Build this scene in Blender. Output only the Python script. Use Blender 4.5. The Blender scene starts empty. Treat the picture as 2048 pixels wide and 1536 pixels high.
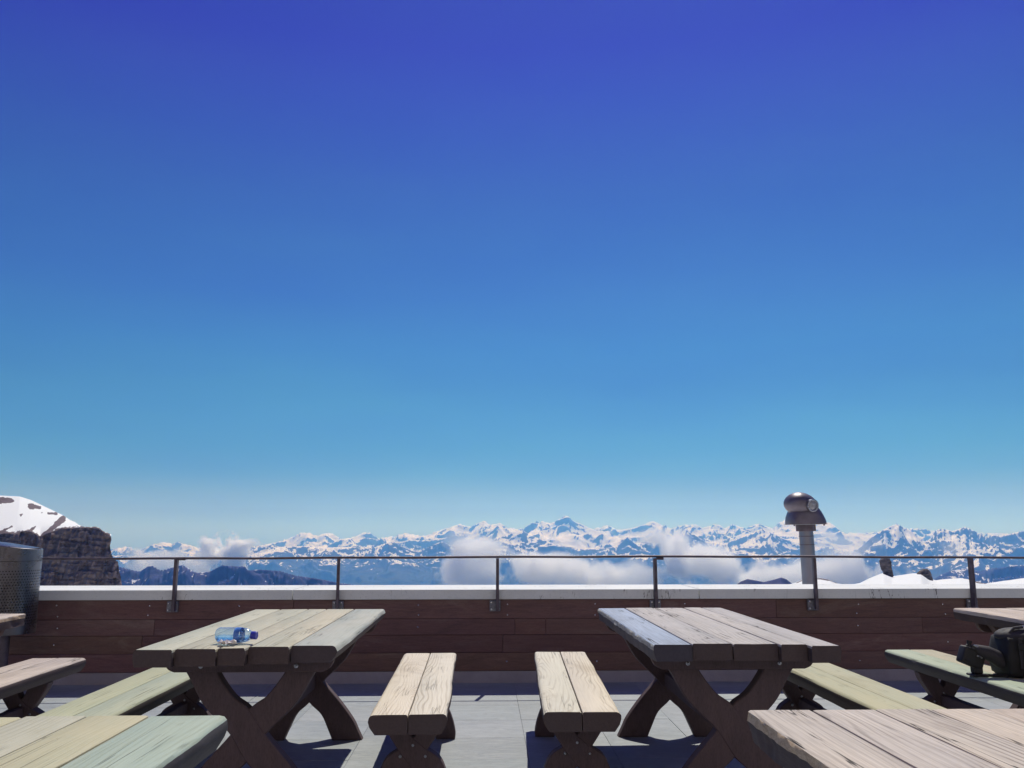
import bpy, bmesh, math, random
import numpy as np
from mathutils import Vector, Matrix, noise as mnoise

random.seed(7)
S = bpy.context.scene
COL = S.collection
R = math.radians

# ------------------------------------------------------------------ camera
EYE = 1.25
FOC, HOR, YAW = 1716.0, 1062.0, R(1.8)
PITCH = math.atan((HOR - 768) / FOC)
cam_d = bpy.data.cameras.new('camera')
cam = bpy.data.objects.new('camera', cam_d)
COL.objects.link(cam)
cam.location = (0, 0, EYE)
cam.rotation_euler = (R(90) + PITCH, 0, -YAW)
cam_d.sensor_width = 36
cam_d.lens = 36 * FOC / 2048
cam_d.clip_start = 0.05
cam_d.clip_end = 200000
S.camera = cam

# ------------------------------------------------------------------ sun, sky, exposure
SX, SY = 0.165, 0.69                       # horizontal run of a shadow per metre of height
SUN_EL = math.atan(1 / math.hypot(SX, SY))
SUN_AZ = math.atan2(SX, SY)                # east of +Y
sun_d = bpy.data.lights.new('sun', 'SUN')
sun_d.energy = 4.0
sun_d.angle = R(0.5)
sun_d.color = (1.0, 0.975, 0.86)
sun = bpy.data.objects.new('sun', sun_d)
COL.objects.link(sun)
sun.rotation_euler = Vector((SX, SY, 1)).to_track_quat('Z', 'Y').to_euler()

world = bpy.data.worlds.new('World')
S.world = world
world.use_nodes = True
wt = world.node_tree
wt.nodes.clear()
w_out = wt.nodes.new('ShaderNodeOutputWorld')
w_bg = wt.nodes.new('ShaderNodeBackground')
w_sky = wt.nodes.new('ShaderNodeTexSky')
w_sky.sky_type = 'NISHITA'
w_sky.sun_disc = False
w_sky.sun_elevation = SUN_EL
w_sky.sun_rotation = SUN_AZ
w_sky.altitude = 3000
w_sky.air_density = 1.0
w_sky.dust_density = 0.3
w_sky.ozone_density = 3.0
w_bg.inputs['Strength'].default_value = 0.15
# colour grade of the clear high-mountain sky by height above the horizon
w_tc = wt.nodes.new('ShaderNodeTexCoord')
w_sep = wt.nodes.new('ShaderNodeSeparateXYZ')
w_ramp = wt.nodes.new('ShaderNodeValToRGB')
w_mul = wt.nodes.new('ShaderNodeMix')
w_mul.data_type = 'RGBA'
w_mul.blend_type = 'MULTIPLY'
w_mul.inputs['Factor'].default_value = 1.0
wt.links.new(w_tc.outputs['Generated'], w_sep.inputs[0])
wt.links.new(w_sep.outputs['Z'], w_ramp.inputs[0])
SKY_GRADE = [(0.0068, (0.2666, 0.4091, 0.6867)), (0.0239, (0.2145, 0.2868, 0.4513)), (0.041, (0.2278, 0.313, 0.3932)), (0.064, (0.1724, 0.3153, 0.3936)), (0.0928, (0.15, 0.3277, 0.402)), (0.1216, (0.15, 0.3352, 0.4295)), (0.162, (0.15, 0.3405, 0.4468)), (0.2078, (0.1532, 0.3518, 0.492)), (0.2641, (0.15, 0.3061, 0.5187)), (0.3189, (0.1571, 0.2934, 0.5236)), (0.3718, (0.15, 0.2348, 0.5313)), (0.4223, (0.15, 0.1809, 0.5605)), (0.47, (0.1559, 0.1291, 0.5922)), (0.5149, (0.15, 0.07, 0.6069)), (0.5527, (0.15, 0.07, 0.5978)), (0.72, (0.16, 0.07, 0.57)), (1.0, (0.155, 0.07, 0.45))]
while len(w_ramp.color_ramp.elements) > 1:
    w_ramp.color_ramp.elements.remove(w_ramp.color_ramp.elements[0])
for i, (p, c) in enumerate(SKY_GRADE):
    e = w_ramp.color_ramp.elements[0] if i == 0 else w_ramp.color_ramp.elements.new(p)
    e.position = p
    e.color = (*c, 1)
wt.links.new(w_sky.outputs[0], w_mul.inputs['A'])
wt.links.new(w_ramp.outputs[0], w_mul.inputs['B'])
w_map = wt.nodes.new('ShaderNodeMapping')
w_map.inputs['Scale'].default_value = (1.6, 2.5, 7.0)
w_map.inputs['Rotation'].default_value = (0.0, 0.35, 0.0)
w_noise = wt.nodes.new('ShaderNodeTexNoise')
w_noise.inputs['Scale'].default_value = 1.3
w_noise.inputs['Detail'].default_value = 4
w_mr = wt.nodes.new('ShaderNodeMapRange')
w_mr.inputs[1].default_value, w_mr.inputs[2].default_value = 0.3, 0.7
w_mr.inputs[3].default_value, w_mr.inputs[4].default_value = 0.90, 1.10
w_var = wt.nodes.new('ShaderNodeMix')
w_var.data_type, w_var.blend_type = 'RGBA', 'MULTIPLY'
w_var.inputs['Factor'].default_value = 1.0
w_gm = wt.nodes.new('ShaderNodeCombineColor')
wt.links.new(w_tc.outputs['Generated'], w_map.inputs[0])
wt.links.new(w_map.outputs[0], w_noise.inputs['Vector'])
wt.links.new(w_noise.outputs[0], w_mr.inputs[0])
wt.links.new(w_mr.outputs[0], w_gm.inputs[0])
wt.links.new(w_mr.outputs[0], w_gm.inputs[1])
w_gm.inputs[2].default_value = 1.0
wt.links.new(w_mul.outputs['Result'], w_var.inputs['A'])
wt.links.new(w_gm.outputs[0], w_var.inputs['B'])
wt.links.new(w_var.outputs['Result'], w_bg.inputs['Color'])
wt.links.new(w_bg.outputs[0], w_out.inputs['Surface'])

S.view_settings.view_transform = 'Standard'
S.view_settings.look = 'None'
S.view_settings.exposure = 0
S.view_settings.gamma = 1
S.view_settings.use_curve_mapping = False
S.cycles.max_bounces = 20
S.cycles.transparent_max_bounces = 16
S.cycles.volume_bounces = 20
S.cycles.volume_max_steps = 256
S.cycles.sample_clamp_indirect = 6


def sight(px, py):
    """direction of a point of the photograph, as slopes: sideways and up per metre of depth"""
    x, z = (px - 1024) / FOC, -(py - 768) / FOC
    y = math.cos(PITCH) - z * math.sin(PITCH)
    u = math.sin(PITCH) + z * math.cos(PITCH)
    X = x * math.cos(YAW) + y * math.sin(YAW)
    Y = -x * math.sin(YAW) + y * math.cos(YAW)
    return X / Y, u / Y


# ------------------------------------------------------------------ helpers
def tag(o, label=None, cat=None, group=None, kind=None):
    if label: o['label'] = label
    if cat: o['category'] = cat
    if group: o['group'] = group
    if kind: o['kind'] = kind
    return o


def empty(name, loc=(0, 0, 0), rz=0):
    o = bpy.data.objects.new(name, None)
    o.empty_display_size = 0.2
    o.location = loc
    o.rotation_euler = (0, 0, rz)
    COL.objects.link(o)
    return o


def link(name, me, mat=None, parent=None, loc=(0, 0, 0), rot=(0, 0, 0), smooth=None):
    if mat is not None and len(me.materials) == 0:
        me.materials.append(mat)
    o = bpy.data.objects.new(name, me)
    COL.objects.link(o)
    o.parent = parent
    o.location = loc
    o.rotation_euler = rot
    if smooth is not None:
        if smooth >= 180:
            for p in me.polygons: p.use_smooth = True
        elif smooth > 0:
            for p in me.polygons: p.use_smooth = True
            me.set_sharp_from_angle(angle=R(smooth))
    return o


def mesh_of(bm, name='m'):
    bmesh.ops.recalc_face_normals(bm, faces=bm.faces)
    me = bpy.data.meshes.new(name)
    bm.to_mesh(me)
    bm.free()
    return me


def box(bm, x0, x1, y0, y1, z0, z1, bev=0.0, seg=1):
    r = bmesh.ops.create_cube(bm, size=1)
    vs = r['verts']
    for v in vs:
        v.co = Vector((x0 if v.co.x < 0 else x1, y0 if v.co.y < 0 else y1, z0 if v.co.z < 0 else z1))
    if bev > 0:
        es = list({e for v in vs for e in v.link_edges})
        bmesh.ops.bevel(bm, geom=es, offset=bev, segments=seg, affect='EDGES', profile=0.6)


def lathe(bm, prof, n=32, axis='Z', org=(0, 0, 0), caps=True):
    """prof: list of (radius, height)"""
    rings = []
    for r, h in prof:
        ring = []
        for k in range(n):
            a = 2 * math.pi * k / n
            p = Vector((r * math.cos(a), r * math.sin(a), h))
            if axis == 'Y': p = Vector((p.x, -p.z, p.y))
            if axis == 'X': p = Vector((p.z, p.y, -p.x))
            ring.append(bm.verts.new(p + Vector(org)))
        rings.append(ring)
    for a, b in zip(rings, rings[1:]):
        for k in range(n):
            bm.faces.new((a[k], a[(k + 1) % n], b[(k + 1) % n], b[k]))
    if caps:
        bm.faces.new(rings[0][::-1])
        bm.faces.new(rings[-1])


def tube(bm, pts, rad, n=8, caps=True):
    pts = [Vector(p) for p in pts]
    rings = []
    for i, p in enumerate(pts):
        d = (pts[min(i + 1, len(pts) - 1)] - pts[max(i - 1, 0)]).normalized()
        up = Vector((0, 0, 1)) if abs(d.z) < 0.95 else Vector((1, 0, 0))
        s = d.cross(up).normalized()
        u = s.cross(d)
        r = rad[i] if isinstance(rad, (list, tuple)) else rad
        rings.append([bm.verts.new(p + s * r * math.cos(2 * math.pi * k / n) + u * r * math.sin(2 * math.pi * k / n)) for k in range(n)])
    for a, b in zip(rings, rings[1:]):
        for k in range(n):
            bm.faces.new((a[k], a[(k + 1) % n], b[(k + 1) % n], b[k]))
    if caps:
        bm.faces.new(rings[0][::-1])
        bm.faces.new(rings[-1])


def prism_xz(bm, outline, y0, y1, bev=0.0):
    """outline in x,z extruded along y"""
    a = [bm.verts.new((x, y0, z)) for x, z in outline]
    f = bm.faces.new(a)
    r = bmesh.ops.extrude_face_region(bm, geom=[f])
    for v in r['geom']:
        if isinstance(v, bmesh.types.BMVert): v.co.y = y1
    if bev > 0:
        bm.normal_update()
        es = [e for e in bm.edges if abs(e.verts[0].co.y - e.verts[1].co.y) < 1e-6]
        bmesh.ops.bevel(bm, geom=es, offset=bev, segments=1, affect='EDGES')


def smooth_line(pts, n=6):
    """Catmull-Rom through the points"""
    out = []
    P = [pts[0]] + list(pts) + [pts[-1]]
    for i in range(1, len(P) - 2):
        p0, p1, p2, p3 = (np.array(P[i + k], float) for k in (-1, 0, 1, 2))
        for k in range(n):
            t = k / n
            q = 0.5 * (2 * p1 + (p2 - p0) * t + (2 * p0 - 5 * p1 + 4 * p2 - p3) * t * t + (3 * p1 - p0 - 3 * p2 + p3) * t ** 3)
            out.append(tuple(q))
    out.append(tuple(pts[-1]))
    return out


# ------------------------------------------------------------------ node helper
class Mat:
    def __init__(self, name):
        self.m = bpy.data.materials.new(name)
        self.m.use_nodes = True
        self.t = self.m.node_tree
        self.b = self.t.nodes['Principled BSDF']
        self.out = self.t.nodes['Material Output']

    def n(self, kind, **kw):
        nd = self.t.nodes.new('ShaderNode' + kind)
        for k, v in kw.items():
            if k.startswith('_'):
                setattr(nd, k[1:], v)
            else:
                key = int(k[1:]) if k[0] == 'i' and k[1:].isdigit() else k.replace('__', ' ')
                self.put(nd.inputs[key], v)
        return nd

    def put(self, sock, v):
        if isinstance(v, bpy.types.NodeSocket):
            self.t.links.new(v, sock)
        elif isinstance(v, bpy.types.Node):
            self.t.links.new(v.outputs[0], sock)
        else:
            if isinstance(v, tuple) and len(v) == 3 and sock.type == 'RGBA': v = (*v, 1)
            sock.default_value = v

    def math(self, op, a, b=0.0, clamp=False):
        nd = self.t.nodes.new('ShaderNodeMath')
        nd.operation = op
        nd.use_clamp = clamp
        self.put(nd.inputs[0], a)
        self.put(nd.inputs[1], b)
        return nd.outputs[0]

    def ramp(self, f, stops):
        nd = self.t.nodes.new('ShaderNodeMapRange')
        nd.interpolation_type = 'SMOOTHSTEP'
        self.put(nd.inputs[0], f)
        nd.inputs[1].default_value, nd.inputs[2].default_value = stops[0], stops[1]
        nd.inputs[3].default_value, nd.inputs[4].default_value = (stops[2], stops[3]) if len(stops) > 2 else (0, 1)
        return nd.outputs[0]

    def mix(self, f, a, b, mode='MIX'):
        nd = self.t.nodes.new('ShaderNodeMix')
        nd.data_type = 'RGBA'
        nd.blend_type = mode
        self.put(nd.inputs['Factor'], f)
        self.put(nd.inputs['A'], a)
        self.put(nd.inputs['B'], b)
        return nd.outputs['Result']

    def coords(self, scale=(1, 1, 1), rnd=True, src='Object'):
        tc = self.t.nodes.new('ShaderNodeTexCoord')
        mp = self.t.nodes.new('ShaderNodeMapping')
        mp.inputs['Scale'].default_value = scale
        self.t.links.new(tc.outputs[src], mp.inputs['Vector'])
        if rnd:
            oi = self.t.nodes.new('ShaderNodeObjectInfo')
            cx = self.t.nodes.new('ShaderNodeCombineXYZ')
            for k, s in enumerate((37.0, 91.0, 53.0)):
                self.put(cx.inputs[k], self.math('MULTIPLY', oi.outputs['Random'], s))
            ad = self.t.nodes.new('ShaderNodeVectorMath')
            self.put(ad.inputs[0], tc.outputs[src])
            self.put(ad.inputs[1], cx.outputs[0])
            self.t.links.new(ad.outputs[0], mp.inputs['Vector'])
        return mp.outputs[0]

    def noise(self, vec, scale, detail=4, rough=0.55, dist=0.0):
        nd = self.t.nodes.new('ShaderNodeTexNoise')
        self.put(nd.inputs['Vector'], vec)
        nd.inputs['Scale'].default_value = scale
        nd.inputs['Detail'].default_value = detail
        nd.inputs['Roughness'].default_value = rough
        nd.inputs['Distortion'].default_value = dist
        return nd.outputs[0]

    def bump(self, h, strength=0.5, dist=0.002):
        nd = self.t.nodes.new('ShaderNodeBump')
        nd.inputs['Strength'].default_value = strength
        nd.inputs['Distance'].default_value = dist
        self.put(nd.inputs['Height'], h)
        self.t.links.new(nd.outputs[0], self.b.inputs['Normal'])

    def set(self, color=None, rough=0.6, metal=0.0, spec=None):
        if color is not None: self.put(self.b.inputs['Base Color'], color)
        self.put(self.b.inputs['Roughness'], rough)
        self.put(self.b.inputs['Metallic'], metal)
        if spec is not None: self.put(self.b.inputs['Specular IOR Level'], spec)
        return self.m


def wood(name, c1, c2, dark, ring=1.0, streak=1.0, crack=0.5, rough=0.7):
    """sawn board with the grain along local Y; obj.color tints each board"""
    M = Mat(name)
    v = M.coords((1, 1, 1))
    st = lambda s: M.n('Mapping', Vector=v, Scale=s).outputs[0]
    oi = M.n('ObjectInfo')
    # growth rings: contour lines of a stretched noise, knots where they close
    f = M.noise(st((5.0, 0.8, 3.0)), 1.0, 2, 0.45, 0.15)
    sx = M.n('SeparateXYZ', i0=v).outputs[0]
    vo = M.n('TexVoronoi', Vector=st((6.0, 1.25, 2.5)), Scale=1.0)
    ks = M.ramp(M.n('SeparateXYZ', i0=vo.outputs['Color']).outputs[0], (0.42, 0.44))
    near = M.math('MULTIPLY', M.ramp(vo.outputs['Distance'], (0.0, 0.42, 1, 0)), ks)
    ph = M.math('ADD', M.math('ADD', M.math('MULTIPLY', f, 62.0), M.math('MULTIPLY', sx, 330.0)), M.math('MULTIPLY', near, 34.0))
    s = M.math('SINE', ph)
    line = M.ramp(s, (0.15, 1.0))
    mod = M.ramp(M.noise(st((9, 1.3, 5)), 1.0, 2), (0.35, 0.7))
    line = M.math('MULTIPLY', line, mod)
    # fibres
    fib = M.noise(st((160, 3.0, 60)), 1.0, 5, 0.7)
    # large stains
    big = M.noise(st((5, 0.9, 3)), 1.0, 4, 0.6, 0.4)
    col = M.mix(M.ramp(big, (0.36, 0.66)), c1, c2)
    col = M.mix(M.ramp(fib, (0.35, 0.75, 0.0, 0.42 * streak)), col, dark)
    col = M.mix(M.math('MULTIPLY', line, 0.55 * ring), col, dark)
    # drying cracks
    ck = M.noise(st((26, 0.75, 9)), 1.0, 3, 0.55, 0.3)
    ckl = M.ramp(M.math('ABSOLUTE', M.math('SUBTRACT', ck, 0.5)), (0.004, 0.016, 1, 0))
    ckm = M.ramp(M.noise(st((6, 1.7, 3)), 1.3, 2), (0.52, 0.62))
    ckl = M.math('MULTIPLY', ckl, ckm)
    col = M.mix(M.math('MULTIPLY', ckl, crack), col, (0.03, 0.022, 0.018))
    # small knots
    kd = M.ramp(vo.outputs['Distance'], (0.03, 0.10, 1, 0))
    kn = M.math('MULTIPLY', kd, ks)
    col = M.mix(M.math('MULTIPLY', kn, 0.6), col, dark)
    wet = M.ramp(M.noise(st((3.2, 1.6, 3)), 1.0, 5, 0.65, 0.5), (0.52, 0.72, 0, 0.30))
    col = M.mix(wet, col, dark)
    col = M.mix(1.0, col, oi.outputs['Color'], 'MULTIPLY')
    h = M.math('SUBTRACT', M.math('MULTIPLY', fib, 0.5), M.math('ADD', M.math('MULTIPLY', line, 0.5 * ring), M.math('MULTIPLY', ckl, 1.6)))
    M.bump(h, 0.7, 0.0022)
    return M.set(col, rough, 0, 0.25)


W_GREEN = wood('wood_greenish', (0.51, 0.485, 0.40), (0.44, 0.45, 0.39), (0.27, 0.25, 0.17), 0.45, 0.7, 0.45)
W_GREY = wood('wood_grey', (0.52, 0.485, 0.475), (0.44, 0.42, 0.42), (0.12, 0.10, 0.095), 0.6, 1.0, 0.9)
W_CREAM = wood('wood_cream', (0.71, 0.645, 0.555), (0.65, 0.60, 0.525), (0.28, 0.21, 0.15), 0.75, 0.4, 0.35)
W_ROSE = wood('wood_rosy', (0.60, 0.535, 0.48), (0.51, 0.465, 0.435), (0.13, 0.10, 0.09), 1.15, 1.0, 1.0)


def stain_mat(name, c1, c2, sc=(3, 3, 14), rough=0.65, fade=0.0):
    M = Mat(name)
    v = M.coords(sc)
    a = M.noise(v, 3.0, 6, 0.65, 0.4)
    b = M.noise(M.n('Mapping', Vector=v, Scale=(1, 1, 1)).outputs[0], 20.0, 3)
    oi = M.n('ObjectInfo')
    col = M.mix(M.ramp(a, (0.3, 0.7)), c1, c2)
    if fade:
        w = M.noise(M.n('Mapping', Vector=v, Scale=(0.35, 0.1, 0.12)).outputs[0], 2.0, 6, 0.7, 0.6)
        col = M.mix(M.ramp(w, (0.48, 0.75, 0, fade)), col, (0.30, 0.23, 0.20))
        col = M.mix(M.ramp(w, (0.25, 0.45, fade, 0)), col, (0.06, 0.042, 0.045))
    col = M.mix(M.ramp(b, (0.4, 0.8, 0, 0.4)), col, (0.03, 0.018, 0.014))
    col = M.mix(1.0, col, oi.outputs['Color'], 'MULTIPLY')
    M.bump(M.math('ADD', a, M.math('MULTIPLY', b, 0.4)), 0.4, 0.003)
    return M.set(col, rough, 0, 0.3)


M_LEG = stain_mat('dark_stained_wood', (0.115, 0.078, 0.084), (0.092, 0.063, 0.070), (14, 14, 3))
M_SIDE = stain_mat('shaded_brown_stain', (0.085, 0.062, 0.066), (0.068, 0.050, 0.055), (30, 3, 30))  # brown stain with the shade of plank ends and sides put into its colour
M_EDGE = stain_mat('raw_chipped_edge', (0.62, 0.50, 0.36), (0.40, 0.30, 0.21), (22, 9, 22))
M_BOARD = stain_mat('red_brown_boards', (0.185, 0.098, 0.092), (0.135, 0.076, 0.078), (2.2, 20, 26), fade=0.45)


def concrete_mat(name, c1, c2, marks=True):
    M = Mat(name)
    v = M.coords((1, 1, 1))
    a = M.noise(v, 2.2, 6, 0.65)
    b = M.noise(v, 60, 4, 0.7)
    col = M.mix(M.ramp(a, (0.35, 0.65)), c1, c2)
    col = M.mix(M.ramp(b, (0.5, 0.75, 0, 0.25)), col, tuple(x * 0.45 for x in c1))
    if marks:
        ck = M.noise(M.n('Mapping', Vector=v, Scale=(14, 6, 2.5), Rotation=(0, 0.5, 0)).outputs[0], 1.0, 3)
        ckl = M.ramp(M.math('ABSOLUTE', M.math('SUBTRACT', ck, 0.5)), (0.002, 0.01, 1, 0))
        ckm = M.ramp(M.noise(v, 4.0, 2), (0.54, 0.60))
        col = M.mix(M.math('MULTIPLY', M.math('MULTIPLY', ckl, ckm), 0.8), col, (0.07, 0.06, 0.055))
    oi = M.n('ObjectInfo')
    col = M.mix(1.0, col, oi.outputs['Color'], 'MULTIPLY')
    M.bump(b, 0.3, 0.002)
    return M.set(col, 0.8, 0, 0.3)


M_CAP = concrete_mat('pale_concrete', (0.78, 0.79, 0.78), (0.70, 0.72, 0.725))
M_PLINTH = concrete_mat('plinth_concrete', (0.38, 0.345, 0.39), (0.31, 0.28, 0.32), False)


def slate_mat():
    M = Mat('grey_slate')
    v = M.coords((1, 1, 1))
    a = M.noise(v, 2.4, 6, 0.62, 0.6)
    b = M.noise(M.n('Mapping', Vector=v, Scale=(1.0, 3.2, 1), Rotation=(0, 0, 0.35)).outputs[0], 5.0, 6, 0.7, 1.2)
    c = M.noise(v, 90, 3, 0.6)
    oi = M.n('ObjectInfo')
    col = M.mix(M.ramp(a, (0.3, 0.7)), (0.26, 0.29, 0.315), (0.315, 0.345, 0.37))
    col = M.mix(M.ramp(b, (0.45, 0.75, 0, 0.5)), col, (0.42, 0.435, 0.45))
    dk = M.ramp(M.math('ABSOLUTE', M.math('SUBTRACT', b, 0.47)), (0.0, 0.02, 0.45, 0))
    col = M.mix(dk, col, (0.19, 0.195, 0.21))
    col = M.mix(M.ramp(c, (0.55, 0.8, 0, 0.25)), col, (0.2, 0.2, 0.21))
    dmp = M.noise(M.coords((1, 1, 1), rnd=False, src='Generated'), 3.0, 5, 0.7, 0.8)
    col = M.mix(M.ramp(dmp, (0.52, 0.78, 0, 0.35)), col, (0.20, 0.205, 0.215))
    spk = M.n('TexVoronoi', Vector=v, Scale=9.0)
    col = M.mix(M.ramp(spk.outputs['Distance'], (0.02, 0.05, 0.6, 0)), col, (0.16, 0.15, 0.145))
    col = M.mix(1.0, col, oi.outputs['Color'], 'MULTIPLY')
    M.bump(M.math('ADD', M.math('MULTIPLY', b, 1.0), M.math('MULTIPLY', c, 0.15)), 0.45, 0.004)
    return M.set(col, 0.62, 0, 0.4)


M_SLATE = slate_mat()


def plain(name, c, rough=0.5, metal=0.0, var=0.12, sc=8.0, bump=0.0):
    M = Mat(name)
    v = M.coords((1, 1, 1))
    a = M.noise(v, sc, 5, 0.6)
    col = M.mix(M.ramp(a, (0.3, 0.7)), tuple(x * (1 - var) for x in c), tuple(min(1, x * (1 + var)) for x in c))
    if bump: M.bump(a, bump, 0.003)
    return M.set(col, M.ramp(a, (0.2, 0.8, max(0.02, rough - 0.08), rough + 0.08)), metal)


M_STEEL = plain('dark_weathered_steel', (0.115, 0.092, 0.115), 0.55, 0.3, 0.3, 14)
M_GALV = plain('galvanised_steel', (0.34, 0.35, 0.39), 0.30, 0.95, 0.15, 20)
M_BRK = plain('dull_zinc_plate', (0.21, 0.21, 0.245), 0.5, 0.5, 0.3, 30)
M_BIN = plain('brushed_bin_steel', (0.17, 0.165, 0.185), 0.30, 0.9, 0.12, 9)
M_DARK = plain('dark_void', (0.03, 0.03, 0.033), 0.9)
M_BOLT = plain('bright_zinc', (0.75, 0.75, 0.76), 0.25, 0.9)
M_POLE = plain('pole_steel', (0.24, 0.245, 0.285), 0.33, 0.85, 0.08, 3)
M_SCOPE = plain('scope_paint', (0.16, 0.14, 0.17), 0.42, 0.4, 0.12, 10)
M_LENS = plain('lens_grey', (0.34, 0.34, 0.36), 0.25, 0.2, 0.15, 30)
M_NYLON = plain('black_nylon', (0.014, 0.013, 0.016), 0.75, 0.0, 0.25, 60, 0.4)
M_PADDING = plain('grey_black_padding', (0.030, 0.027, 0.036), 0.75, 0.0, 0.2, 40, 0.3)
M_PLASTIC = plain('black_plastic', (0.016, 0.015, 0.018), 0.6, 0.0, 0.1)
M_PAPER = plain('white_paper', (0.72, 0.68, 0.69), 0.8, 0.0, 0.05)
M_CAPBLUE = plain('blue_cap_plastic', (0.03, 0.04, 0.42), 0.35, 0.0, 0.05)
M_LABEL = plain('blue_label_film', (0.07, 0.20, 0.62), 0.3, 0.0, 0.35, 25)


M_FACADE = stain_mat('pale_bounce_front', (0.86, 0.76, 0.70), (0.80, 0.69, 0.63), (2, 2, 12))  # kept near white so the unseen front throws fill light on shaded faces
M_GLASS = plain('dark_window_glass', (0.03, 0.03, 0.033), 0.12)

# ------------------------------------------------------------------ numpy noise
def perlin(x, y, seed):
    rng = np.random.RandomState(seed)
    perm = rng.permutation(4096)
    ang = rng.rand(4096) * 2 * np.pi
    gx, gy = np.cos(ang), np.sin(ang)
    xi, yi = np.floor(x).astype(np.int64), np.floor(y).astype(np.int64)
    xf, yf = x - xi, y - yi

    def g(ix, iy, dx, dy):
        h = perm[(perm[ix & 4095] + iy) & 4095]
        return gx[h] * dx + gy[h] * dy
    u = xf * xf * xf * (xf * (xf * 6 - 15) + 10)
    w = yf * yf * yf * (yf * (yf * 6 - 15) + 10)
    a = g(xi, yi, xf, yf) * (1 - u) + g(xi + 1, yi, xf - 1, yf) * u
    b = g(xi, yi + 1, xf, yf - 1) * (1 - u) + g(xi + 1, yi + 1, xf - 1, yf - 1) * u
    return (a * (1 - w) + b * w) * 1.45


def fbm(x, y, seed, octv=5, gain=0.5):
    s, a = 0, 1.0
    for k in range(octv):
        s = s + a * perlin(x * 2.0 ** k, y * 2.0 ** k, seed + k * 13)
        a *= gain
    return s


def ridged(x, y, seed, octv=6, gain=0.5):
    """sharp ridges: 0..about 1, detail follows the ridges"""
    s, a, wgt, tot = 0, 1.0, 1.0, 0
    for k in range(octv):
        n = 1 - np.abs(perlin(x * 2.03 ** k, y * 2.03 ** k, seed + k * 17))
        n = n * n
        s = s + a * n * wgt
        wgt = np.clip(n * 1.4, 0, 1)
        tot += a
        a *= gain
    return s / tot


def sstep(x, a, b):
    t = np.clip((x - a) / (b - a), 0, 1)
    return t * t * (3 - 2 * t)


def gsmooth(v, sig):
    k = np.arange(-int(3 * sig), int(3 * sig) + 1)
    w = np.exp(-0.5 * (k / sig) ** 2)
    w /= w.sum()
    return np.convolve(np.pad(v, len(k) // 2, mode='edge'), w, mode='valid')


def grid_mesh(name, X, Y, Z, attrs=None):
    nr, nc = X.shape
    me = bpy.data.meshes.new(name)
    co = np.stack([X, Y, Z], -1).reshape(-1, 3).astype(np.float32)
    i = np.arange(nr * nc).reshape(nr, nc)
    q = np.stack([i[:-1, :-1], i[:-1, 1:], i[1:, 1:], i[1:, :-1]], -1).reshape(-1, 4)
    me.vertices.add(len(co))
    me.vertices.foreach_set('co', co.ravel())
    me.loops.add(q.size)
    me.loops.foreach_set('vertex_index', q.ravel().astype(np.int32))
    me.polygons.add(len(q))
    me.polygons.foreach_set('loop_start', np.arange(0, q.size, 4, dtype=np.int32))
    me.polygons.foreach_set('loop_total', np.full(len(q), 4, dtype=np.int32))
    me.polygons.foreach_set('use_smooth', np.ones(len(q), dtype=bool))
    me.update(calc_edges=True)
    for k, v in (attrs or {}).items():
        at = me.attributes.new(k, 'FLOAT', 'POINT')
        at.data.foreach_set('value', v.reshape(-1).astype(np.float32))
    return me


def snow_rock_mat(name, snow, rock, wood_c, nscale):
    M = Mat(name)
    sn = M.n('Attribute', _attribute_name='snow').outputs['Fac']
    fo = M.n('Attribute', _attribute_name='forest').outputs['Fac']
    v = M.coords((1, 1, 1), rnd=False)
    a = M.noise(v, nscale, 6, 0.65)
    rk = M.mix(M.ramp(a, (0.35, 0.65)), tuple(x * 0.75 for x in rock), tuple(x * 1.25 for x in rock))
    rk = M.mix(fo, rk, wood_c)
    sf = M.ramp(M.math('ADD', sn, M.math('MULTIPLY', M.math('SUBTRACT', a, 0.5), 0.8)), (0.45, 0.55))
    col = M.mix(sf, rk, snow)
    return M.set(col, 0.8, 0, 0.1)


SNOW = (0.84, 0.84, 0.82)
M_MTN = snow_rock_mat('snowy_rock_far', (0.95, 0.95, 0.93), (0.06, 0.062, 0.075), (0.03, 0.045, 0.045), 0.009)
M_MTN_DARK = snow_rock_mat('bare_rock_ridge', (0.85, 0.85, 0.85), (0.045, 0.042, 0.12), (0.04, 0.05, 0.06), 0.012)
M_CLIFF = snow_rock_mat('brown_cliff_rock', SNOW, (0.155, 0.118, 0.122), (0.24, 0.185, 0.17), 0.25)
M_VALLEY = plain('valley_floor', (0.04, 0.055, 0.05), 0.9, 0, 0.4, 0.001)

# ------------------------------------------------------------------ far land
vb = bmesh.new()
for c in ((-60000, -40000), (60000, -40000), (60000, 80000), (-60000, 80000)):
    vb.verts.new((c[0], c[1], -2400))
vb.faces.new(vb.verts)
tag(link('valley', mesh_of(vb), M_VALLEY), kind='structure')


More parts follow.
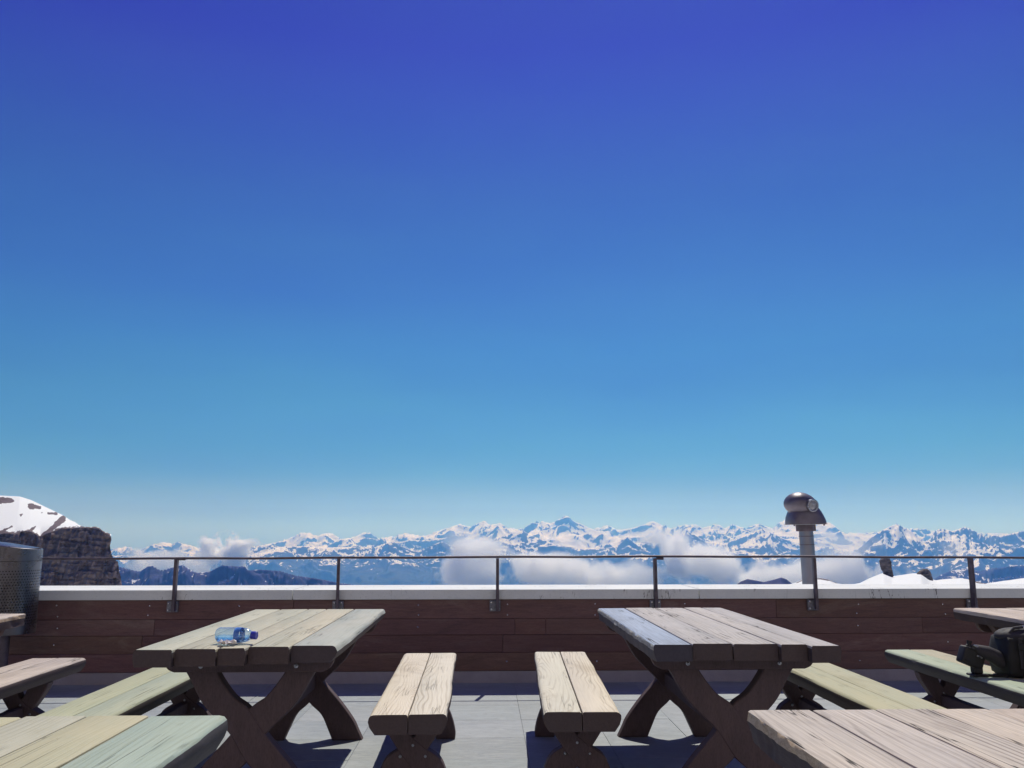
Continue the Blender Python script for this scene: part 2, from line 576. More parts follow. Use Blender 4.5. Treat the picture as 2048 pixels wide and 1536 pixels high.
def mountain(name, px_pts, Yc, Ya, Yb, z0, amp, wl, seed, mat, ncol, nrow, snowline, bare=0.0, treeline=-1300, gully=0.0, shape=1.0):
    """one mountain range: a height field fanned out in front of the terrace, its crest at depth Yc following the skyline"""
    sp = [sight(*p) for p in px_pts]
    ts, es = np.array([p[0] for p in sp]), np.array([p[1] for p in sp])
    t = np.linspace(ts[0], ts[-1], ncol)
    e = np.interp(t, ts, es)
    rows = np.concatenate([np.linspace(Ya, Yc, int(nrow * 0.78), endpoint=False), np.linspace(Yc, Yb, nrow - int(nrow * 0.78))])
    T, Y = np.meshgrid(t, rows)
    X = T * Y
    es_ = gsmooth(e, ncol / 28)
    u0 = np.clip((Y - Ya) / (Yc - Ya), 0, 1)
    C = (es_[None, :] + (e - es_)[None, :] * sstep(u0, 0.72, 1.0)) * Yc + EYE
    u = np.where(Y < Yc, (Y - Ya) / (Yc - Ya), 1 - 0.75 * (Y - Yc) / (Yb - Yc))
    wx = X + 0.35 * wl * fbm(X / wl, Y / wl, seed + 5, 3)
    wy = Y + 0.35 * wl * fbm(X / wl, Y / wl, seed + 9, 3)
    rg = ridged(wx / wl, wy / wl, seed, 7, 0.52)
    h = z0 + (C - z0) * np.clip(u, 0, 1) ** shape + amp * (rg - 0.55) * (0.35 + 0.65 * sstep(u, 0.05, 0.6))
    for it in range(5):                                                  # bring the skyline to its measured height, ridge by ridge
        m0 = ((h - EYE) / Y).max(0)
        d = e - m0
        d1 = gsmooth(d, ncol / 45)
        d2 = gsmooth(d - d1, max(1.5, ncol / 600))
        h = h + d1[None, :] * Y * sstep(u, 0.1, 0.7) + d2[None, :] * Y * sstep(u, 0.62, 0.93)
    # snow lies where it is not too steep, high enough and away from ribs
    gy, gx = np.gradient(h, axis=0) / np.gradient(Y, axis=0), np.gradient(h, axis=1) / np.gradient(X, axis=1)
    slope = np.hypot(gx, gy)
    nz = 1 / np.sqrt(1 + slope ** 2)
    n1 = fbm(X / (wl * 0.22), Y / (wl * 0.22), seed + 40, 5, 0.6)
    lap = h - 0.25 * (np.roll(h, 3, 1) + np.roll(h, -3, 1) + np.roll(h, 3, 0) + np.roll(h, -3, 0))
    lap = lap / (np.std(lap) + 1e-9)
    n3 = fbm(X / (wl * 0.022), Y / (wl * 0.022), seed + 80, 3, 0.7)
    alt = np.clip((h - snowline) / 420.0, -3.0, 1.3)
    n2 = fbm(X / (wl * 0.06), Y / (wl * 0.06), seed + 60, 4, 0.7)
    nzm = np.median(nz[(u > 0.3) & (u <= 1)])
    sn = 0.57 + 2.7 * (nz - nzm) + 0.42 * np.clip(alt, 0, 1.3) - 1.1 * np.clip(-alt, 0, 3) + 0.20 * n1 + 0.24 * n2 + 0.24 * n3 - 0.14 * np.clip(lap, -2, 2) + gully * np.clip(-lap - 0.55, 0, 1.6) - bare
    fo = sstep(treeline - h + 250 * n1, -150, 150)
    return tag(link(name, grid_mesh(name, X, Y, h, dict(snow=np.clip(sn, -1, 2), forest=fo)), mat), kind='structure')


far_pts = [(-900, 1085), (-500, 1080), (-150, 1086), (0, 1088), (225, 1098), (255, 1093), (275, 1101), (300, 1091), (325, 1084), (345, 1087), (355, 1084), (385, 1092), (400, 1097),
           (440, 1100), (480, 1097), (520, 1091), (560, 1083), (585, 1074), (600, 1066), (615, 1065), (635, 1072), (650, 1066), (665, 1067), (682, 1078), (705, 1075), (730, 1064),
           (742, 1067), (757, 1077), (790, 1072), (810, 1066), (830, 1070), (850, 1072), (875, 1062), (895, 1056), (920, 1048), (940, 1054), (968, 1041), (982, 1050), (1000, 1046),
           (1015, 1056), (1035, 1058), (1050, 1056), (1062, 1046), (1080, 1043), (1105, 1046), (1122, 1036), (1135, 1030), (1144, 1041), (1165, 1049), (1182, 1058), (1200, 1055),
           (1215, 1050), (1235, 1060), (1245, 1059), (1265, 1056), (1285, 1050), (1305, 1042), (1325, 1050), (1345, 1057), (1365, 1050), (1395, 1049), (1402, 1056), (1420, 1052),
           (1435, 1048), (1450, 1057), (1465, 1048), (1490, 1057), (1515, 1047), (1545, 1057), (1560, 1044), (1578, 1036), (1600, 1029), (1625, 1036), (1650, 1043), (1668, 1049),
           (1685, 1066), (1720, 1066), (1745, 1065), (1800, 1058), (1830, 1057), (1850, 1058), (1870, 1063), (1900, 1062), (1960, 1066), (2048, 1068), (2200, 1064), (2500, 1072), (2900, 1070)]
mountain('mountain_range', far_pts, 31000, 17000, 37000, -1700, 1000, 3600, 11, M_MTN, 1900, 320, -960, bare=0.0, treeline=-1150, shape=0.8)
mid_pts = [(150, 1150), (330, 1140), (430, 1125), (470, 1102), (500, 1093), (540, 1089), (560, 1094), (600, 1092), (650, 1095), (700, 1094), (745, 1096), (775, 1085), (790, 1085), (805, 1094), (835, 1106),
           (870, 1088), (885, 1083), (900, 1090), (925, 1096), (980, 1082), (1030, 1064), (1045, 1061), (1065, 1072), (1110, 1088), (1150, 1098), (1200, 1098), (1235, 1092), (1255, 1074), (1275, 1090),
           (1310, 1068), (1322, 1060), (1335, 1072), (1365, 1082), (1373, 1060), (1382, 1066), (1410, 1082), (1450, 1087), (1480, 1076), (1505, 1066), (1523, 1057), (1545, 1067), (1575, 1080), (1600, 1090),
           (1650, 1116), (1720, 1150)]
mountain('mountain_range', mid_pts, 22500, 15000, 26500, -2000, 620, 2600, 53, M_MTN, 1300, 250, -700, bare=0.08, treeline=-800, shape=0.75)
massif_pts = [(1560, 1170), (1640, 1142), (1680, 1118), (1710, 1104), (1745, 1073), (1765, 1060), (1782, 1052), (1793, 1047), (1806, 1054), (1820, 1060), (1835, 1074), (1850, 1083), (1862, 1076),
              (1872, 1060), (1885, 1057), (1905, 1062), (1918, 1058), (1930, 1053), (1945, 1060), (1960, 1068), (1975, 1074), (1985, 1070), (2010, 1071), (2030, 1065), (2048, 1062), (2200, 1052), (2500, 1060), (2900, 1068)]
mountain('mountain_range', massif_pts, 18500, 11500, 22500, -1900, 620, 2300, 87, M_MTN, 900, 240, -640, bare=0.1, treeline=-760, shape=0.8)
ridge_pts = [(-300, 1150), (100, 1140), (200, 1130), (245, 1135), (262, 1140), (280, 1143), (295, 1133), (305, 1132), (318, 1140), (325, 1141), (345, 1135), (365, 1130), (385, 1142), (395, 1146), (420, 1143),
             (445, 1130), (455, 1132), (490, 1133), (496, 1141), (520, 1139), (560, 1142), (590, 1151), (640, 1158), (680, 1166), (740, 1174), (820, 1190)]
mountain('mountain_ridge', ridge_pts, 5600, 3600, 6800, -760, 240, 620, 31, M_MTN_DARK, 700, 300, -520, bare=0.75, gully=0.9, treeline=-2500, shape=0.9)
hill_pts = [(1840, 1180), (1862, 1163), (1880, 1150), (1900, 1142), (1930, 1137), (1960, 1142), (1990, 1136), (2020, 1133), (2048, 1130), (2200, 1122), (2500, 1128)]
mountain('mountain_ridge', hill_pts, 9000, 6000, 10500, -1200, 300, 800, 63, M_MTN_DARK, 420, 200, -700, bare=0.55, gully=0.8, treeline=-2500, shape=0.9)
knoll_pts = [(1440, 1180), (1470, 1171), (1482, 1163), (1495, 1158), (1512, 1161), (1528, 1164), (1545, 1160), (1562, 1155), (1572, 1158), (1584, 1167), (1600, 1176)]
mountain('knoll', knoll_pts, 2600, 2300, 3000, -300, 14, 120, 19, M_MTN_DARK, 200, 60, 900, bare=0.9, treeline=-2500)

# ------------------------------------------------------------------ snow field behind the terrace
crest_px = [(-200, 1210), (1400, 1200), (1560, 1172), (1590, 1166), (1606, 1159), (1625, 1157), (1642, 1157), (1658, 1160), (1674, 1167), (1700, 1170), (1720, 1166), (1745, 1154), (1766, 1146), (1784, 1153), (1800, 1151), (1825, 1147),
            (1842, 1147), (1858, 1158), (1872, 1161), (1895, 1158), (1920, 1156), (1938, 1158), (1955, 1164), (1975, 1166), (2000, 1162), (2030, 1158), (2048, 1156), (2200, 1150), (2600, 1160)]
sp = [sight(*p) for p in crest_px]
t = np.linspace(sp[0][0], sp[-1][0], 900)
e = np.interp(t, [p[0] for p in sp], [p[1] for p in sp])
rows = np.concatenate([8.25 + (260 - 8.25) * np.linspace(0, 1, 110) ** 2.2, np.linspace(263, 420, 40)])
T, Y = np.meshgrid(t, rows)
X = T * Y
zc = EYE + e[None, :] * 260
u = (Y - 8.25) / (260 - 8.25)
Z = -0.25 + (zc + 0.25) * np.clip(u, 0, 1) - 1.2 * np.sin(np.clip(u, 0, 1) * np.pi) - np.where(Y > 260, (Y - 260) * 0.75, 0)
Z = Z + 0.25 * fbm(X / 14, Y / 14, 3, 4) * sstep(Y, 12, 60) * (1 - 0.5 * sstep(Y, 120, 250))
rockiness = fbm(X / 9, Y / 22, 71, 5, 0.6)
rim = sstep(Y, 226, 258)
tt = lambda p: sight(p, 1160)[0]
in_rock = sstep(T, tt(1588), tt(1596)) * (1 - sstep(T, tt(1668), tt(1678)))
in_rock2 = sstep(T, tt(1936), tt(1942)) * (1 - sstep(T, tt(1968), tt(1978)))
in_rim = sstep(T, tt(1784), tt(1792)) * (1 - sstep(T, tt(1838), tt(1846))) + sstep(T, tt(1905), tt(1912)) * (1 - sstep(T, tt(1970), tt(1976)))
sn = 1.0 - 1.2 * rim * in_rock * sstep(rockiness, -0.25, 0.15) - 1.0 * rim * in_rock2 * sstep(rockiness, -0.4, 0.1) - 0.9 * sstep(Y, 252, 260) * in_rim * sstep(rockiness, -0.1, 0.2)
tag(link('snow_field', grid_mesh('snow_field', X, Y, Z, dict(snow=sn, forest=np.zeros_like(sn))), M_CLIFF), kind='structure')

# ------------------------------------------------------------------ left cliff with its snow cap
sky_px = [(-700, 985), (-300, 984), (-60, 989), (0, 991), (40, 993), (62, 1000), (85, 1011), (108, 1022), (127, 1031), (140, 1040), (150, 1044), (158, 1050), (166, 1053), (178, 1054), (190, 1053), (198, 1055), (206, 1062), (216, 1066), (222, 1072)]
rim_px = [(-700, 1075), (-300, 1070), (0, 1068), (14, 1064), (30, 1066), (45, 1062), (60, 1062), (72, 1068), (80, 1073), (92, 1067), (112, 1060), (128, 1055), (142, 1056), (158, 1054), (166, 1054), (178, 1055), (190, 1054), (198, 1056), (206, 1063), (216, 1067), (222, 1073)]
edge_px = [(222, 1072), (223, 1080), (220, 1090), (221, 1100), (224, 1110), (229, 1118), (236, 1122), (238, 1140), (241, 1152), (243, 1165), (247, 1185), (262, 1240)]
YF = 360.0
sk = [sight(*p) for p in sky_px]; rm = [sight(*p) for p in rim_px]; ed = [sight(*p) for p in edge_px]
nc, nf, ns = 560, 170, 70
u = np.linspace(0, 1, nc) ** 0.8
t0, t1 = sk[0][0], sk[-1][0]
tc = t0 + (t1 - t0) * u
rim_e = np.interp(tc, [p[0] for p in rm], [p[1] for p in rm])
sky_e = np.maximum(np.interp(tc, [p[0] for p in sk], [p[1] for p in sk]), rim_e + 1e-4)
rim_s = gsmooth(rim_e, 22)
e_bot = -0.11
rowsX, rowsY, rowsZ, rowsS, rowsB = [], [], [], [], []
for k in range(nf):
    f = k / (nf - 1)
    ee = e_bot + (rim_e - e_bot) * f
    te = np.interp(-ee, [-p[1] for p in ed], [p[0] for p in ed])        # right-hand edge at this height
    tk = tc + (te - t1) * u ** 6
    rowsX.append(tk); rowsY.append(np.full(nc, YF + 10 * f)); rowsZ.append(ee); rowsS.append(np.zeros(nc)); rowsB.append(np.full(nc, f))
for k in range(1, ns + 1):
    f = k / ns
    rim_f = rim_s + (rim_e - rim_s) * max(0.0, 1 - 5 * f)
    ee = rim_f + (sky_e - rim_f) * (1 - (1 - f) ** 1.35)
    rowsX.append(tc.copy()); rowsY.append(YF + 10 + 130 * f * np.ones(nc)); rowsZ.append(ee); rowsS.append(np.ones(nc)); rowsB.append(np.full(nc, 1.0))
for k in range(1, 5):
    rowsX.append(tc - 0.004 * k); rowsY.append(np.full(nc, YF + 140 + 60 * k)); rowsZ.append(sky_e - 0.03 * k); rowsS.append(np.ones(nc)); rowsB.append(np.full(nc, 1.0))
T, Y, E_, SN, B = (np.array(a) for a in (rowsX, rowsY, rowsZ, rowsS, rowsB))
PX, PY = T * FOC, E_ * FOC                                              # angular position, for the rock patches


def seg_d(a, b):
    (ax, ay), (bx, by) = [(q[0] * FOC, q[1] * FOC) for q in (sight(*a), sight(*b))]
    l2 = (bx - ax) ** 2 + (by - ay) ** 2 + 1e-6
    s = np.clip(((PX - ax) * (bx - ax) + (PY - ay) * (by - ay)) / l2, 0, 1)
    return np.hypot(PX - ax - s * (bx - ax), PY - ay - s * (by - ay)), s


jag = 3.0 * fbm(PX / 9, PY / 5, 23, 4, 0.6)
for a, b, wd0, wd1 in [((-60, 1000), (22, 1001), 9, 5), ((62, 1012), (80, 1016), 6, 2.5), ((97, 1027), (112, 1027), 2.6, 2), ((84, 1025), (84, 1025), 1.3, 1.3), ((42, 1030), (45, 1028), 1.6, 1.2),
                       ((2, 1064), (23, 1053), 3.2, 1.5), ((126, 1037), (106, 1056), 6.5, 5), ((106, 1056), (84, 1073), 5, 4), ((62, 1061), (71, 1053), 3.5, 1), ((-200, 1030), (-120, 1020), 12, 8)]:
    d, s = seg_d(a, b)
    SN = np.minimum(SN, sstep(d + jag * 0.6, (wd0 + (wd1 - wd0) * s) - 0.7, (wd0 + (wd1 - wd0) * s) + 0.7))
low = (PY - rim_e[None, :] * FOC)                                        # ragged lower edge of the snow
SN = np.where(SN > 0, np.minimum(SN, sstep(low + 3.2 * fbm(PX / 6, PY / 6, 77, 4, 0.6), 0.5, 2.0) + (T > sight(195, 1050)[0]) * 0), SN)
face = np.where(B < 1, 1.0, 0.0)
X0 = T * Y
Z0 = EYE + E_ * Y
strata = np.abs(perlin(X0 / 60, Z0 / 2.6 + 0.05 * X0, 5)) * 1.6 + np.abs(perlin(X0 / 25, Z0 / 1.1, 8)) * 0.7
wx_ = X0 + 1.5 * fbm(X0 / 6, Z0 / 9, 3, 3)
wz_ = Z0 + 1.2 * fbm(X0 / 11, Z0 / 5, 4, 3)
rng_ = np.random.RandomState(6)
cellv = rng_.rand(64, 64)
blk = cellv[np.floor(wx_ / 4.2).astype(int) % 64, np.floor(wz_ / 7.5).astype(int) % 64] + 0.5 * cellv[np.floor(wx_ / 1.9 + 11).astype(int) % 64, np.floor(wz_ / 2.6 + 5).astype(int) % 64]
crack = 1.5 * ridged(X0 / 8.0, Z0 / 40.0, 44, 3, 0.5) + 0.9 * blk + 0.35 * fbm(X0 / 2.0, Z0 / 3.5, 15, 4, 0.5)
Y2 = Y + face * (strata * 0.75 - crack * 2.6) * sstep(B, 0, 0.02) + (1 - face) * 0.4 * fbm(X0 / 15, Y / 15, 9, 3)
dz = face * 0.35 * fbm(X0 / 4, Z0 / 2.0, 35, 4) * (1 - sstep(B, 0.93, 1.0))
streak = sstep(fbm(X0 / 13, Z0 / 6.5, 91, 4, 0.5), 0.0, 0.8)
pale = np.clip(streak * 0.8 + 0.35 * sstep(fbm(X0 / 2.2, Z0 / 9, 67, 4), 0.15, 0.6), 0, 1) * face
ttx = T * Y2 / Y
me = grid_mesh('cliff', T * Y2, Y2, EYE + E_ * Y2 + dz, dict(snow=np.where(face > 0, -0.6, SN * 1.4 - 0.2), forest=pale))
tag(link('cliff', me, M_CLIFF), kind='structure')


# ------------------------------------------------------------------ rock pillars on the snow
def pillar(rows, Yd, seed, label):
    """rows: (photo y, left x, right x) of the pillar's outline"""
    bm = bmesh.new()
    n = 28
    ys = np.linspace(rows[0][0], rows[-1][0] + 6, 26)
    rings = []
    xc0 = sight(0.5 * (rows[-1][1] + rows[-1][2]), rows[-1][0])[0] * Yd
    for y in ys:
        l = np.interp(y, [r[0] for r in rows], [r[1] for r in rows])
        r_ = np.interp(y, [r[0] for r in rows], [r[2] for r in rows])
        tl, ez = sight(l, y); tr, _ = sight(r_, y)
        cx, rad, z = 0.5 * (tl + tr) * Yd, 0.5 * (tr - tl) * Yd, EYE + ez * Yd
        ring = []
        for k in range(n):
            a = 2 * math.pi * k / n
            j = 1 + 0.22 * mnoise.noise(Vector((math.cos(a) * 1.6, math.sin(a) * 1.6, z * 0.9 + seed))) + 0.14 * mnoise.noise(Vector((math.cos(a) * 5, math.sin(a) * 5, z * 2.2 + seed)))
            ring.append(bm.verts.new((cx + rad * math.cos(a) * j - xc0, rad * 0.8 * math.sin(a) * j, z)))
        rings.append(ring)
    for a, b in zip(rings, rings[1:]):
        for k in range(n):
            bm.faces.new((a[k], a[(k + 1) % n], b[(k + 1) % n], b[k]))
    bm.faces.new(rings[0]); bm.faces.new(rings[-1][::-1])
    o = link('rock_pillar', mesh_of(bm), M_PILLAR, loc=(xc0, Yd, 0), smooth=35)
    tag(o, label, 'rock pillar', 'rock pillars on the snow field')


PM = Mat('pillar_rock')
pv = PM.coords((1, 1, 1))
pa = PM.noise(PM.n('Mapping', Vector=pv, Scale=(0.6, 0.6, 1.6)).outputs[0], 0.9, 6, 0.65)
PM.bump(pa, 1.0, 0.4)
M_PILLAR = PM.set(PM.mix(PM.ramp(pa, (0.35, 0.68)), (0.05, 0.042, 0.046), (0.20, 0.16, 0.15)), 0.85)
zx = lambda z: 1648 + z * 0.1953
zy = lambda z: 1020 + z * 0.1953
pillar([(zy(a), zx(b), zx(c)) for a, b, c in [(472, 615, 648), (488, 596, 664), (510, 578, 676), (550, 574, 686), (600, 580, 692), (640, 604, 698), (685, 622, 704)]], 250, 3.1, 'tall brown rock pillar standing on the snow crest, the taller of two')
pillar([(zy(a), zx(b), zx(c)) for a, b, c in [(603, 1015, 1058), (622, 988, 1082), (640, 972, 1092), (658, 958, 1096), (672, 1000, 1100), (690, 988, 1106), (735, 1010, 1114)]], 250, 8.7, 'short squat brown rock stump on the snow crest, the lower of two')


# ------------------------------------------------------------------ terrace floor
fl = bmesh.new()
box(fl, -9.5, 9.5, -6, 7.60, -0.30, -0.004)
floor = tag(link('terrace_floor', mesh_of(fl), M_SLATE), kind='structure')
tile_me = []
for s in range(4):
    b = bmesh.new()
    box(b, -0.2492, 0.2492, -0.2492, 0.2492, -0.03, 0, 0.0012)
    m = mesh_of(b)
    m.materials.append(M_SLATE)
    tile_me.append(m)
rt = random.Random(4)
for ix in range(-9, 11):
    for iy in range(9):
        o = link('tile', tile_me[rt.randrange(4)], None, floor, (-0.5 + 0.5 * ix + 0.002, 3.305 + 0.5 * iy, rt.uniform(-0.0008, 0.0008)))
        g = rt.uniform(0.92, 1.05)
        o.color = (g * rt.uniform(0.98, 1.02), g, g * rt.uniform(0.98, 1.03), 1)

# ------------------------------------------------------------------ parapet wall
WY = 7.48
wall = tag(empty('parapet_wall', (0, WY, 0)), 'low parapet wall of red-brown boards under a pale concrete cap', 'wall')
b = bmesh.new(); box(b, -9.4, 9.4, 0.035, 0.60, 0.0, 0.676); link('core', mesh_of(b), M_PLINTH, wall)
b = bmesh.new(); box(b, -9.4, 9.4, 0.004, 0.034, -0.02, 0.094); link('plinth', mesh_of(b), M_PLINTH, wall)
rb = random.Random(12)
screw_b = bmesh.new(); lathe(screw_b, [(0.006, 0), (0.006, 0.003), (0.003, 0.005)], 8, 'Y')
screw_me = mesh_of(screw_b); screw_me.materials.append(M_BOLT)
for r, (z0, z1) in enumerate(((0.097, 0.243), (0.245, 0.388), (0.390, 0.520), (0.522, 0.679))):
    x = -9.4 + rb.uniform(0, 1.5)
    edges = [-9.4]
    while x < 9.2:
        edges.append(x)
        x += rb.choice((2.4, 3.0, 3.6, 4.1))
    if r == 2:
        edges = [q for q in edges if abs(q - 0.4) > 0.9] + [0.26, 0.52]
        edges.sort()
    edges.append(9.4)
    for a, c in zip(edges, edges[1:]):
        bb = bmesh.new()
        dy = rb.uniform(-0.002, 0.002)
        box(bb, a + 0.001, c - 0.001, 0.0 + dy, 0.03, z0, z1, 0.003)
        o = link('board', mesh_of(bb), M_BOARD, wall)
        g = rb.uniform(0.85, 1.12)
        o.color = (g, g * rb.uniform(0.92, 1.05), g * rb.uniform(0.9, 1.05), 1)
        k = math.ceil((a + 0.15) / 0.75)
        while k * 0.75 + 0.2 < c - 0.1:
            sx = k * 0.75 + 0.2
            if -4.5 < sx < 4.9:
                for zz in ((z0 + 0.03, z1 - 0.045) if r == 3 else (0.5 * (z0 + z1),)):
                    if r == 3 or rb.random() < 0.7:
                        link('screw', screw_me, None, o, (sx + rb.uniform(-.015, .015), dy, zz + rb.uniform(-.006, .006)))
            k += 1
joints = [-9.4, -8.45, -5.03, -1.61, 1.83, 5.26, 8.7, 9.4]
for a, c in zip(joints, joints[1:]):
    bb = bmesh.new()
    box(bb, a + 0.004, c - 0.004, -0.025, 0.62, 0.681, 0.762, 0.004, 2)
    o = link('cap_slab', mesh_of(bb), M_CAP, wall)
    g = rb.uniform(0.95, 1.03)
    o.color = (g, g, g, 1)

# ------------------------------------------------------------------ unseen lodge added behind the viewer, its pale front bounces fill light
bld = tag(empty('bounce_building', (0, -1.8, 0)), 'unseen pale lodge added behind the viewer to bounce light onto the terrace', 'bounce_building')
b = bmesh.new(); box(b, -14, 14, -9, 0, -3, 10.2); link('wall', mesh_of(b), M_FACADE, bld)
b = bmesh.new(); box(b, -14.6, 14.6, -9.6, 0.6, 10.203, 10.5); link('roof', mesh_of(b), M_FACADE, bld)
for fx in range(-12, 13, 3):
    for z0, z1 in ((0.6, 2.2), (4.2, 5.8), (7.4, 9.0)):
        b = bmesh.new(); box(b, fx - 1.15, fx + 1.15, 0.003, 0.06, z0, z1, 0.01); wf = link('window', mesh_of(b), M_LEG, bld)
        b = bmesh.new(); box(b, fx - 1.05, fx + 1.05, 0.062, 0.07, z0 + 0.1, z1 - 0.1); link('pane', mesh_of(b), M_GLASS, wf)

# ------------------------------------------------------------------ railing
RY = 7.425
rail = tag(empty('railing', (0, RY, 0)), 'thin dark steel railing on flat posts along the parapet wall', 'railing')
posts = [-5.28, -3.93, -2.58, -1.228, 0.111, 1.452, 2.825, 4.19, 5.54, 6.9]
bb = bmesh.new()
pts = []
x = -6.6
while x < 8.2:
    i = min(range(len(posts)), key=lambda k: abs(posts[k] - x))
    d = abs(posts[i] - x) / 0.675
    pts.append((x, 0, 1.034 - 0.004 * min(d, 1.3) ** 2 + 0.003 * math.sin(x * 0.9) - 0.0006 * (x - 1) ** 2))
    x += 0.15
tube(bb, pts, 0.0098, 8)
link('rail', mesh_of(bb), M_STEEL, rail, smooth=60)
pb = bmesh.new(); box(pb, -0.0125, 0.0125, -0.022, 0.022, 0.590, 1.022, 0.002)
post_me = mesh_of(pb); post_me.materials.append(M_STEEL)
kb = bmesh.new(); box(kb, -0.046, 0.046, 0.024, 0.050, 0.583, 0.672, 0.002)
brk_me = mesh_of(kb); brk_me.materials.append(M_BRK)
bo = bmesh.new(); lathe(bo, [(0.009, 0), (0.009, 0.006), (0.006, 0.009)], 6, 'Y')
bolt_me = mesh_of(bo); bolt_me.materials.append(M_BOLT)
cb = bmesh.new(); box(cb, 0.012, 0.075, -0.012, 0.012, 1.004, 1.024, 0.004)
coup_me = mesh_of(cb); coup_me.materials.append(M_STEEL)
for i, px in enumerate(posts):
    p = link('post', post_me, None, rail, (px, 0, 0), (0, 0, 0.35 if i == 7 else (0.1 if i % 2 else -0.05)))
    k = link('bracket', brk_me, None, rail, (px + (-0.02 if i % 2 == 0 else 0.0), 0, 0))
    for sx in (-0.03, 0.03):
        for sz in (0.6, 0.655):
            link('bolt', bolt_me, None, k, (sx, 0.024, sz))
    if i in (2, 5):
        link('coupler', coup_me, None, rail, (px, 0, 0.004))


# ------------------------------------------------------------------ picnic tables and benches
def plank_mesh(L, W, T, seed, left='joint', right='joint', rough=0.0015, nl=26, bark=0.0):
    """board along Y, top at z=0; left / right: 'joint' or 'waney' (rounded natural edge)"""
    rr = random.Random(seed)
    off = Vector((rr.uniform(0, 90), rr.uniform(0, 90), rr.uniform(0, 90)))
    hw = W / 2

    def side(kind, s):
        if kind == 'joint':
            return [(s * (hw - 0.0018), -T), (s * (hw - 0.0018), -0.012), (s * (hw - 0.0035), -0.003), (s * (hw - 0.009), 0)]
        if kind == 'sawn':
            return [(s * (hw - 0.007), -T), (s * (hw - 0.003), -T * 0.62), (s * hw, -T * 0.36), (s * (hw - 0.001), -0.011), (s * (hw - 0.003), -0.004), (s * (hw - 0.009), 0)]
        return [(s * (hw - 0.030), -T), (s * (hw - 0.008), -T * 0.62), (s * hw, -T * 0.34), (s * (hw - 0.003), -0.013), (s * (hw - 0.010), -0.004), (s * (hw - 0.022), 0)]
    prof = side(left, -1)[::1] + [(0, 0.0)] + side(right, 1)[::-1]
    nL = len(side(left, -1))
    bm = bmesh.new()
    rings = []
    for i in range(nl + 1):
        f = i / nl
        y = -L / 2 + L * f
        ring = []
        for j, (x, z) in enumerate(prof):
            isl, isr = j < nL, j > nL
            k = left if isl else right if isr else ''
            q = Vector((j * 0.7, y * 3.0, seed * 1.3)) + off
            dx = dz = 0
            if k in ('waney', 'sawn'):
                w = 0.12 + 0.88 * (z < -0.0045)
                dx = w * (0.006 * mnoise.noise(Vector((seed, y * 2.2, 5 * isl)) + off) + 0.0035 * mnoise.noise(q * 2.3))
                if bark:
                    dx += bark * w * (mnoise.noise(Vector((j * 0.8, y * 9.0, seed)) + off) + 0.7 * mnoise.noise(Vector((j * 1.9, y * 24.0, seed)) + off))
                    dz += 0.5 * bark * (z < -0.010) * mnoise.noise(Vector((j * 1.7, y * 14.0, seed + 9)) + off)
            elif k == 'joint' and z > -0.02:
                dx = 0.0012 * mnoise.noise(Vector((7, y * 5, seed + isl)) + off)
            dz += 0.0012 * mnoise.noise(Vector((x * 9, y * 2.5, seed)) + off) if z > -0.02 else 0
            dy = 0
            if i in (0, nl):
                e = rough * rr.uniform(-1, 1)
                inset = 0.006 if (z > -0.003) else 0.0
                dy = (inset + e) * (1 if i == 0 else -1)
            ring.append(bm.verts.new((x + dx, y + dy, z + dz)))
        rings.append(ring)
    m = len(prof)
    for a, b_ in zip(rings, rings[1:]):
        for k in range(m):
            bm.faces.new((a[k], a[(k + 1) % m], b_[(k + 1) % m], b_[k]))
    bm.faces.new(rings[0]); bm.faces.new(rings[-1][::-1])
    bmesh.ops.recalc_face_normals(bm, faces=bm.faces)
    for f in bm.faces:
        zc_ = f.calc_center_median().z
        if bark > 0.004 and -0.03 < zc_ < -0.007 and abs(f.calc_center_median().x) > hw - 0.02 and len(f.verts) < 5 and (left if f.calc_center_median().x < 0 else right) != 'joint': f.material_index = 2
        elif len(f.verts) > 4 or zc_ < -0.02: f.material_index = 1    # ends, sides and underside: brown stain, darkened to hold their shade
    return mesh_of(bm, 'plank')


def xleg(kind, mirror):
    if kind == 'table':
        lo = smooth_line([(-0.335, 0.668), (-0.285, 0.60), (-0.215, 0.48), (-0.145, 0.405), (-0.075, 0.335), (0.0, 0.220), (0.075, 0.150), (0.118, 0.065), (0.147, 0.0)], 4)
        up = smooth_line([(-0.175, 0.668), (-0.148, 0.60), (-0.075, 0.505), (0.0, 0.450), (0.078, 0.340), (0.188, 0.218), (0.268, 0.114), (0.298, 0.056), (0.327, 0.0)], 4)
        y0, y1 = -0.035, 0.0345
    else:
        lo = smooth_line([(-0.150, 0.364), (-0.130, 0.31), (-0.060, 0.205), (0.0, 0.130), (0.042, 0.075), (0.062, 0.0)], 4)
        up = smooth_line([(-0.035, 0.364), (-0.022, 0.31), (0.0, 0.275), (0.062, 0.225), (0.128, 0.180), (0.162, 0.110), (0.180, 0.035), (0.178, 0.0)], 4)
        y0, y1 = -0.035, 0.0345
    s = -1 if mirror else 1
    bm = bmesh.new()
    prism_xz(bm, [(s * x, z) for x, z in lo] + [(s * x, z) for x, z in up[::-1]], y0 + (0.004 if mirror else 0), y1 + (0.003 if mirror else 0), 0.005)
    me = mesh_of(bm)
    me.materials.append(M_LEG)
    return me


